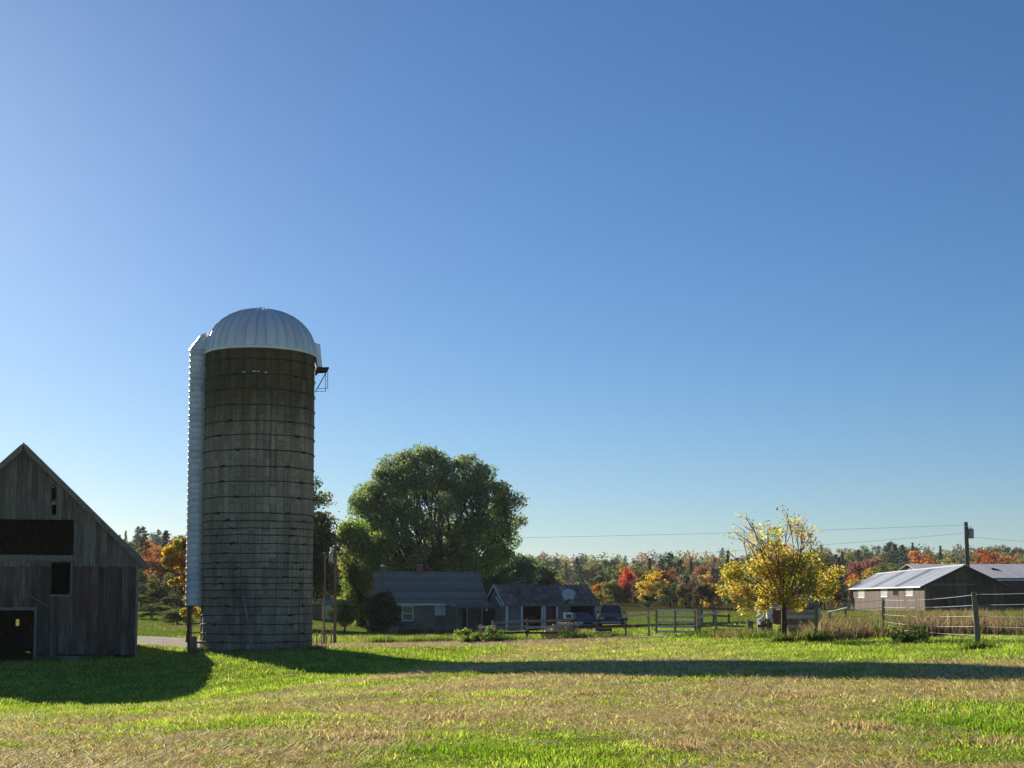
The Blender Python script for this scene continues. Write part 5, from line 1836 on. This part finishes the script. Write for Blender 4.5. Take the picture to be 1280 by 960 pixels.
def sow():
    g = np.random.default_rng(91)
    # green blades
    x, y = sample(g, 430000, 8.5, 82, -.75)
    d = dryness(x, y)
    tuft = fbm(x * 1.6 + 50, y * 1.6, 3)
    keep = g.random(len(x)) < np.clip(1.2 - 1.0 * d + .5 * (tuft - .5), .14, 1)
    x, y, d, tuft = x[keep], y[keep], d[keep], tuft[keep]
    sc = .75 + y / 38
    h = (.018 + .036 * g.random(len(x)) ** 1.6) * (1.2 - .65 * d) * np.clip(-.2 + 2.3 * tuft, .4, 1.7) * sc
    pal = [(4, (.25, .38, .06)), (3, (.33, .45, .075)), (2, (.42, .48, .11)), (1, (.10, .16, .022)), (1.1, (.40, .35, .10))]
    t = pick_tint(g, len(x), pal, .2)
    dryer = (g.random(len(x)) < .55 * d)[:, None]
    t = np.where(dryer, pick_tint(g, len(x), [(3, (.68, .58, .24)), (2, (.52, .50, .14)), (1, (.36, .40, .08))], .2), t)
    patch = (.5 * fbm(x * .5 + 9, y * .5 + 4, 3) + .5 * fbm(x * 2.3 + 19, y * 2.3 + 4, 2))[:, None]
    t = t * (.30 + 1.4 * patch)
    me = blades_mesh('grass', x, y, h, (.0032 + .002 * g.random(len(x))) * sc * 1.25, h * (.25 + .7 * g.random(len(x))), g.random(len(x)) * 6.283, t, g, False)
    link('grass', me, M['grass'], kind='stuff')
    x, y = sample(g, 260000, 8.8, 22, -.6)
    d = dryness(x, y)
    keep = g.random(len(x)) < np.clip(1.25 - .9 * d, .2, 1)
    x, y, d = x[keep], y[keep], d[keep]
    t = np.where((g.random(len(x)) < .75 * d)[:, None], pick_tint(g, len(x), [(4, (.70, .57, .27)), (2, (.50, .47, .15)), (1.2, (.42, .28, .13))], .2), pick_tint(g, len(x), pal, .22))
    t = t * (.45 + 1.1 * fbm(x * 2.1 + 9, y * 2.1 + 4, 2)[:, None])
    h = (.012 + .026 * g.random(len(x))) * (.7 + .5 * g.random(len(x)))
    me = blades_mesh('short_grass', x, y, h, .0036 + .003 * g.random(len(x)), h * (.4 + 1.2 * g.random(len(x))), g.random(len(x)) * 6.283, t, g, True)
    link('short_grass', me, M['grass'], kind='stuff')
    # cut straw lying on the mown field
    x, y = sample(g, 260000, 8.5, 64, -.8)
    d = dryness(x, y)
    clump = fbm(x * 1.3 + 5, y * 1.3 + 70, 3)
    keep = g.random(len(x)) < np.clip((d - .2) * 1.7, 0, 1) * np.clip(.5 + 2.2 * (clump - .38), .2, 1)
    x, y, clump = x[keep], y[keep], clump[keep]
    sc = .8 + y / 45
    L = (.07 + .16 * g.random(len(x)) ** 1.6) * sc
    h = (.015 + .06 * g.random(len(x)) ** 2) * sc
    t = pick_tint(g, len(x), [(4, (.76, .61, .30)), (3, (.64, .48, .20)), (1.3, (.42, .27, .12)), (2.4, (.86, .77, .48)), (.6, (.22, .135, .065))], .2)
    wind = .6 + 1.2 * g.normal(size=len(x)) + 3.0 * fbm(x * .3, y * .3, 2)
    me = blades_mesh('straw', x, y, h, (.0028 + .002 * g.random(len(x))) * sc * 1.2, L, wind, t, g, False, .012)
    link('straw', me, M['straw'], kind='stuff')
    # dry hay trodden along the lane past the silo
    x = g.uniform(-9, 6, 60000); y = g.uniform(56, 68, 60000)
    ld = lane_dist(x, y); k = (ld < 1.05) & (np.hypot(x - SX, y - SY) > SR + .3) & (g.random(60000) < np.clip(1.25 - ld, .3, 1))
    x, y = x[k], y[k]
    me = blades_mesh('hay', x, y, .03 + .10 * g.random(len(x)) ** 2, .008 + .006 * g.random(len(x)), .12 + .25 * g.random(len(x)), g.random(len(x)) * 6.283, pick_tint(g, len(x), [(4, (.66, .54, .30)), (3, (.55, .42, .22)), (1.5, (.78, .68, .45)), (1, (.3, .2, .1))], .2), g, False, .03)
    link('hay', me, M['straw'], kind='stuff')
    # rank weeds along the fences and round the sheds
    X = []; Y = []; H = []; T = []

    def patch_of(cx, cy, rx, ry, n, h0, h1, pal):
        a = g.normal(size=(n, 2)) * .5
        xx, yy = cx + a[:, 0] * rx, cy + a[:, 1] * ry
        k = allowed(xx, yy)
        X.append(xx[k]); Y.append(yy[k]); H.append(g.uniform(h0, h1, k.sum()) * (.5 + .7 * g.random(k.sum()))); T.append(pick_tint(g, k.sum(), pal, .22))
    WG = [(3, (.10, .165, .03)), (2, (.14, .22, .04)), (.7, (.28, .25, .09))]
    WB = [(3, (.24, .17, .10)), (2, (.33, .25, .15)), (1.5, (.15, .10, .06)), (1.2, (.18, .18, .06))]
    for k in range(46):                                     # brown brush behind the wire fence
        px = g.uniform(1030, 1330); Yd = g.uniform(47, 66)
        p = at(px, 780, Yd); patch_of(p.x, Yd, 1.0, .9, 420, .35, .85, WB if g.random() < .72 else WG)
    for px, Yd, n in ((1015, 48, 500), (1030, 49, 600), (1010, 55, 500), (960, 54, 600), (925, 58, 600), (900, 60, 500), (985, 57, 500), (940, 62, 500)):
        p = at(px, 780, Yd); patch_of(p.x, Yd, 1.1, .7, n, .15, .5, WB if px % 2 else WG)
    for px, Yd, n, h in ((604, 64.5, 900, .8), (585, 65, 700, .6), (622, 64.3, 900, .8), (612, 66, 600, .7), (660, 65, 500, .4), (718, 65, 600, .5), (782, 64.5, 500, .5), (812, 64.6, 500, .35), (872, 62.9, 400, .3), (895, 62.5, 500, .45), (640, 65.5, 500, .4), (765, 65.2, 500, .4), (740, 66, 100, .2), (838, 66, 60, .15), (418, 66.5, 500, .5), (404, 66, 400, .5), (550, 67, 500, .4), (520, 67.5, 500, .4), (480, 68, 500, .45)):
        p = at(px, 790, Yd); patch_of(p.x, Yd, .9, .45, n, h * .5, h, WG)
    for px, Yd, n, h, pal in ((1020, 46.7, 350, .5, WG), (1104, 50, 350, .5, WG), (1222, 33.8, 300, .3, WG), (980, 47.2, 350, .4, WG), (252, 57.2, 300, .4, WG), (395, 57.4, 250, .3, WG), (300, 56.3, 260, .22, WG), (350, 56.4, 260, .22, WG), (120, 57.6, 300, .3, WG), (60, 57, 300, .3, WG)):
        p = at(px, 800, Yd); patch_of(p.x, Yd, .5, .28, n, h * .5, h, pal)
    for px, py, n in ((452, 921, 500), (438, 924, 300), (1012, 872, 380), (962, 868, 300), (1075, 909, 420), (1092, 911, 300), (905, 903, 260), (735, 868, 260), (640, 872, 260), (590, 858, 200), (250, 905, 220), (330, 896, 220), (1180, 862, 260), (850, 935, 300), (1230, 930, 300), (560, 899, 240)):
        p = ground_at(px, py); patch_of(p.x, p.y, .42, .3, n, .03, .10, [(3, (.36, .26, .14)), (2, (.54, .42, .23)), (1.5, (.2, .13, .07)), (1.4, (.55, .48, .22))])
    for px, py, n in ((240, 912, 500), (265, 908, 400), (330, 930, 400), (520, 940, 600), (600, 935, 600), (660, 945, 500), (1150, 905, 600), (1200, 900, 600), (1250, 910, 600), (1180, 925, 500), (700, 920, 260), (760, 880, 220), (140, 850, 350), (60, 868, 350), (320, 842, 300), (345, 850, 300)):
        p = ground_at(px, py); patch_of(p.x, p.y, .8, .5, n, .03, .085, [(3, (.16, .27, .035)), (3, (.22, .34, .05)), (1, (.10, .18, .025))])
    x, y, h, t = map(np.concatenate, (X, Y, H, T))
    me = blades_mesh('weeds', x, y, h, (.009 + .010 * g.random(len(x))) * np.where(y < 30, .45, 1), h * (.2 + .5 * g.random(len(x))), g.random(len(x)) * 6.283, t, g, False)
    link('weeds', me, M['grass'], kind='stuff')
    # rougher pasture beyond the lane and fences; tree shade is put into its darker greens
    x = []; y = []
    yy = g.uniform(66, 150, 120000); xx = g.uniform(-.42, .42, 120000) * yy
    k = allowed(xx, yy) & ~((yy > 98) & (xx > -13) & (xx < 8.5) & (yy < 118))
    xx, yy = xx[k], yy[k]
    nn = fbm(xx * .12, yy * .12, 3)
    t = pick_tint(g, len(xx), [(4, (.09, .14, .025)), (2, (.13, .18, .035)), (1, (.06, .09, .02)), (.8, (.24, .19, .075))], .2)
    br = (g.random(len(xx)) < np.clip((nn - .5) * 3, 0, .7))[:, None]
    t = np.where(br, pick_tint(g, len(xx), WB, .2), t)
    h = (.05 + .13 * g.random(len(xx))) * (.6 + .8 * nn)
    me = blades_mesh('pasture_grass', xx, yy, h, .016 + .016 * g.random(len(xx)), h * .5, g.random(len(xx)) * 6.283, t, g, True)
    link('pasture_grass', me, M['grass'], kind='stuff')


sow()
# leafy weeds that stand out from the grass
for k, (px0, px1, py0, py1, Y, n, leaf, lab) in enumerate((
        (1116, 1156, 783, 800, 41, 20, .05, 'clump of leafy green weeds below the wires left of the tall post'),
        (572, 600, 788, 803, 63.9, 20, .08, 'bright leafy weeds left of the first post of the farmhouse fence'),
        (606, 628, 786, 803, 63.7, 16, .08, 'leafy weeds growing round the corner post of the farmhouse fence'),
        (497, 528, 781, 797, 88, 16, .10, 'low dark green shrub under the farmhouse window'),
        (536, 574, 783, 799, 84, 18, .10, 'spreading low shrub in front of the farmhouse porch'))):
    _g = np.random.default_rng(280 + k)
    _b = spot((px0 + px1) / 2, py1, Y)
    _cl = []
    for q in range(n):
        p = at(_g.uniform(px0, px1), _g.uniform(py0, py1) if _g.random() < .7 else py1 - 3, Y + _g.uniform(-.5, .5)) - _b
        _cl.append(((p.x, p.y, max(.08, p.z)), (.10 + .16 * _g.random()) * (1 if Y < 80 else 1.6), 55))
    tree('leafy_weed' if Y < 80 else 'low_shrub', lab, 'weed' if Y < 80 else 'shrub', _b, _cl, [(3, (.12, .2, .035)), (2, (.17, .26, .05)), (.6, (.3, .26, .09))] if Y < 80 else DARK, leaf, .03, .08, 380 + k, stems=5, spread=.15, aspect=.35)


# ------------------------------------------------------------------ yard things
def firewood_heap():
    g = random.Random(12)
    o = spot(701, 797, 67.5)
    root = thing('firewood_heap', 'heap of split firewood by the fence post in front of the garage', 'firewood', o)
    sh = []
    for v in range(4):
        mb = MB(); r = .085
        a = [(0, 0)] + [(r * 1.5 * math.cos(t), r * 1.5 * math.sin(t)) for t in np.linspace(.2 + .1 * v, 1.9 + .15 * v, 4)]
        mb.prism([(-.22, p[0], p[1]) for p in a], (.44, 0, 0))
        m = mb.mesh('log'); m.materials.append(M['log_end']); sh.append(m)
    for k in range(110):
        t = g.random(); lay = g.random()
        x = g.uniform(-.78, .72); hmax = .18 + .58 * max(0, 1 - abs((x - .25) / .95)) ** .8
        link('log', sh[k % 4], None, root, (x, g.uniform(-.45, .45) * (1 - .4 * lay), .03 + lay * hmax), (g.uniform(-.4, .4), g.uniform(-.5, .5), g.uniform(0, 6.28)))
    a = at(708, 786, 67.2) - o; b = at(712, 778, 67.3) - o
    part('long_log', MB().tube([a - Vector((.1, 0, .15)), (a + b) / 2, b], [.10, .085, .06], 7), M['log_end'], root)


def plank_pile():
    o = spot(752, 798, 67.5)
    root = thing('plank_pile', 'low dark pile with bright pale planks on top near the garage', 'lumber', o)
    g = random.Random(5)
    for k in range(6):
        z = at(752, 796 - 1.1 * k, 67.5).z - o.z
        part('beam', MB().box((.1 + g.uniform(-.08, .08), g.uniform(-.2, .2), .05 + .07 * k), (.85, .16, .065), Matrix.Rotation(g.uniform(-.15, .15), 3, 'Z')), M['dark_wood'], root)
    for k, (xa, xb) in enumerate(((741, 749), (750, 757), (755, 762))):
        a = at(xa, 789.5 + .4 * (k == 1), 67.2) - o; b = at(xb, 789.8, 67.1 - .2 * k) - o
        part('pale_plank', MB().beam(a, b, .16, .06), M['white'], root)
    for k in range(5):
        p = at(733 + 3.2 * k, 797 - (k % 2) * 3, 66.9) - o
        part('offcut', MB().box((p.x, p.y, .08), (.14, .1, .1), Matrix.Rotation(k, 3, 'Z')), M['log_end'], root)


def lumber_stack():
    o = spot(1002, 792, 56)
    root = thing('lumber_stack', 'stack of pale sawn logs and beams right of the young tree trunk', 'lumber', o)
    g = random.Random(9)
    yaw = R(-24)
    rot = Matrix.Rotation(yaw, 3, 'Z')
    # bearers
    for k in range(2):
        part('bearer', MB().box(rot @ Vector((.0, -.4 + .9 * k, .16)), (1.7, .16, .3), rot), M['dark_wood'], root)
    z = .40
    for lay in range(7):
        n = 4 if lay < 4 else (3 if lay < 6 else 2)
        r = g.uniform(.085, .115)
        for q in range(n):
            y = -.42 + q * .25 + g.uniform(-.03, .03) + (.1 if lay > 3 else 0)
            Ls = g.uniform(1.45, 1.75)
            x = g.uniform(-.1, .1) - (.05 if lay < 4 else .12)
            a = rot @ Vector((x - Ls / 2, y, z)); b = rot @ Vector((x + Ls / 2, y + g.uniform(-.04, .04), z + g.uniform(-.02, .03)))
            mt = (M['log_end'], M['rail_wood'], M['pale_rail'])[(lay + q * 2) % 3]  # paler woods stand in for sun on the log ends
            part('log', MB().tube([a, (a + b) / 2, b], [r, r * 1.04, r * .96], 8), mt, root)
        z += r * 1.9
    # short upright slabs leaning on the back of the stack
    for k, px in enumerate((979, 986, 991)):
        b_ = at(px, 778, 56.4) - o; t_ = at(px + (k - 1) * .8, 746 + 3 * k, 56.6) - o
        part('slab', MB().beam(b_, t_, .20, .06, (0, 1, 0)), M['pale_rail'], root)
    # split billets stacked under it
    bm_ = MB().prism([(-.2, 0, 0), (-.2, .1, .02), (-.2, .07, .1), (-.2, 0, .09)], (.4, 0, 0)).mesh('billet'); bm_.materials.append(M['log_end'])
    for k in range(26):
        link('billet', bm_, None, root, (g.uniform(-.75, .35), -.62 + g.uniform(-.1, .05), .03 + .10 * (k % 3)), (g.uniform(-.3, .3), g.uniform(-.2, .2), 1.57 + g.uniform(-.35, .35)))


def loader_bucket():
    Y = 55
    o = spot(968, 786, Y)
    root = thing('loader_bucket', 'tipped rusty loader bucket with pale grey arms left of the young tree trunk', 'farm implement', o)

    def P(px, py, dy=0): return at(px, py, Y + dy) - o
    # box: open, showing its rusty floor
    a, b, c, d = P(966, 762), P(978, 763), P(978, 780), P(967, 780)
    dep = Vector((-.10, 1.0, .12))
    t = .03
    part('bucket_floor', MB().prism([a, b, c, d], Vector((0, .03, 0))), M['rust'], root)
    part('bucket_side', MB().prism([P(961.5, 760, .2), P(966, 761.6, -.01), P(967, 780, -.01), P(962.5, 776, .2)], Vector((.03, .05, 0))), M['grey_paint'], root)
    part('bucket_lip', MB().beam(P(961, 759.5, .1), P(974, 759.5, -.05), .09, .06), M['white'], root)
    part('bucket_back', MB().prism([P(965, 762, .6), P(979, 763, .6), P(979, 779, .6), P(966, 779, .6)], Vector((0, .04, 0))), M['rust'], root)
    part('lift_arm', MB().tube([P(962.5, 760, -.05), P(955, 765, .1), P(946.5, 771.5, .3)], [.085, .10, .075], 6), M['white'], root)
    part('lift_arm', MB().tube([P(963, 766, .8), P(956, 770, .8), P(949, 776, .7)], [.06, .06, .05], 6), M['grey_paint'], root)
    part('ram', MB().tube([P(963, 771, .1), P(956, 773, .2), P(950, 778, .3)], [.045, .05, .03], 6), M['steel'], root)
    part('hinge_block', MB().box(P(961, 770, .1), (.18, .3, .22)), M['steel'], root)
    part('frame', MB().beam(P(947, 783, .4), P(966, 778.5, .3), .12, .10), M['dark_wood'], root)
    part('frame', MB().beam(P(959, 787, .3), P(960, 777, .3), .12, .12), M['rust'], root)
    # dark tank standing behind with a pale lid
    q = spot(956, 785, 60)
    t_ = thing('water_tank', 'dark teal tank with a pale lid behind the loader bucket', 'tank', q)
    zt = at(956, 756.5, 60).z - q.z; w = 15 * 60 / F
    part('body', MB().bbox(-w / 2, w / 2, -.4, .4, 0, zt - .05), M['shed_roof_dark'], t_)
    part('lid', MB().bbox(-w / 2 - .04, w / 2 + .04, -.44, .44, zt - .049, zt + .03), M['white'], t_)
    for sx in (-1, 1):
        part('strap', MB().bbox(sx * w * .3 - .03, sx * w * .3 + .03, -.42, -.401, .02, zt - .08), M['hoop'], t_)


def stump(label, px, pyb, pyt, Y, r, mat='trim_wood'):
    o = spot(px, pyb, Y)
    h = at(px, pyt, Y).z - o.z
    root = thing('wooden_stump', label, 'stump', o)
    g = random.Random(int(px))
    n = 12
    prof = []
    mb = MB()
    vs = []; fs = []
    for i, (z, k) in enumerate(((-.15, 1.25), (.06, 1.08), (h * .5, .98), (h, .95))):
        for q in range(n):
            a = 2 * math.pi * q / n
            rr = r * k * (1 + .08 * math.sin(3 * a + i) + .04 * g.random())
            vs.append((rr * math.cos(a), rr * math.sin(a), z + (.03 * g.random() if i == 3 else 0)))
    for i in range(3):
        for q in range(n):
            fs.append((i * n + q, i * n + (q + 1) % n, (i + 1) * n + (q + 1) % n, (i + 1) * n + q))
    mb.add(vs, fs)
    part('bark_side', mb, M['bark' if mat == 'bark' else mat], root)
    part('cut_top', MB().add([vs[3 * n + q] for q in range(n)] + [(0, 0, h + .005)], [(q, (q + 1) % n, n) for q in range(n)]), M['rail_wood'], root)


firewood_heap()
plank_pile()
lumber_stack()
loader_bucket()
stump('short weathered stump under the bottom of the silo chute', 241.5, 812, 796, 57.8, .15)
stump('rough grey stump at the left end of the rear rail fence', 937.5, 792, 776, 60.5, .14)

# white box with a blue front standing by the open bay
_o = spot(711, 780, 92)
_z0 = at(711, 774, 92).z - _o.z; _z1 = at(711, 766, 92).z - _o.z
_w = 12 * 92 / F
_t = thing('white_cabinet', 'white box with a blue panel on legs in front of the garage', 'box', _o)
part('box', MB().bbox(-_w / 2, _w / 2, 0, .5, _z0, _z1), M['white'], _t)
part('front_panel', MB().bbox(-_w * .28, _w * .28, -.02, -.001, _z0 + .08, _z1 - .1), M['blue'], _t)
for sx in (-1, 1):
    for yy in (.06, .44):
        part('leg', MB().bbox(sx * _w * .45 - .03, sx * _w * .45 + .03, yy - .03, yy + .03, 0, _z0 - .001), M['dark_wood'], _t)

# loose stones by the foot of the chute
for k, (px, py, r) in enumerate(((252, 805, .13), (257, 807, .10), (250, 809, .09))):
    o = spot(px, py, 57.0)
    g = random.Random(k)
    mb = MB().lathe([(0.01, -.5 * r), (r * .9, -.3 * r), (r * 1.1, .1 * r), (r * .7, .6 * r), (0.01, .75 * r)], 8)
    mb.v = [(x * g.uniform(.85, 1.2), y * g.uniform(.85, 1.2), z) for x, y, z in mb.v]
    ob = part('field_stone', mb, M['stone'], None, loc=o + Vector((0, 0, .03)), rot=(0, 0, k))
    tag(ob, ('largest pale stone at the foot of the silo chute', 'pale stone nearest the silo wall under the chute', 'smallest pale stone lying in grass under the chute')[k], 'stone', 'stones at the foot of the chute')


# ------------------------------------------------------------------ thin autumn haze
hz = NT('haze_air')
_v = hz.n('ShaderNodeVolumePrincipled')
_v.inputs['Density'].default_value = 0.0001
_v.inputs['Color'].default_value = (.86, .91, 1.0, 1)
_v.inputs['Anisotropy'].default_value = .2
hz.l(_v.outputs[0], hz.out.inputs['Volume'])
ZMIN = float(GZ.min())
link('haze', MB().bbox(-1600, 1600, -150, 3300, ZMIN - 1.0, 48.0).mesh('haze'), hz.m, None, kind='stuff')
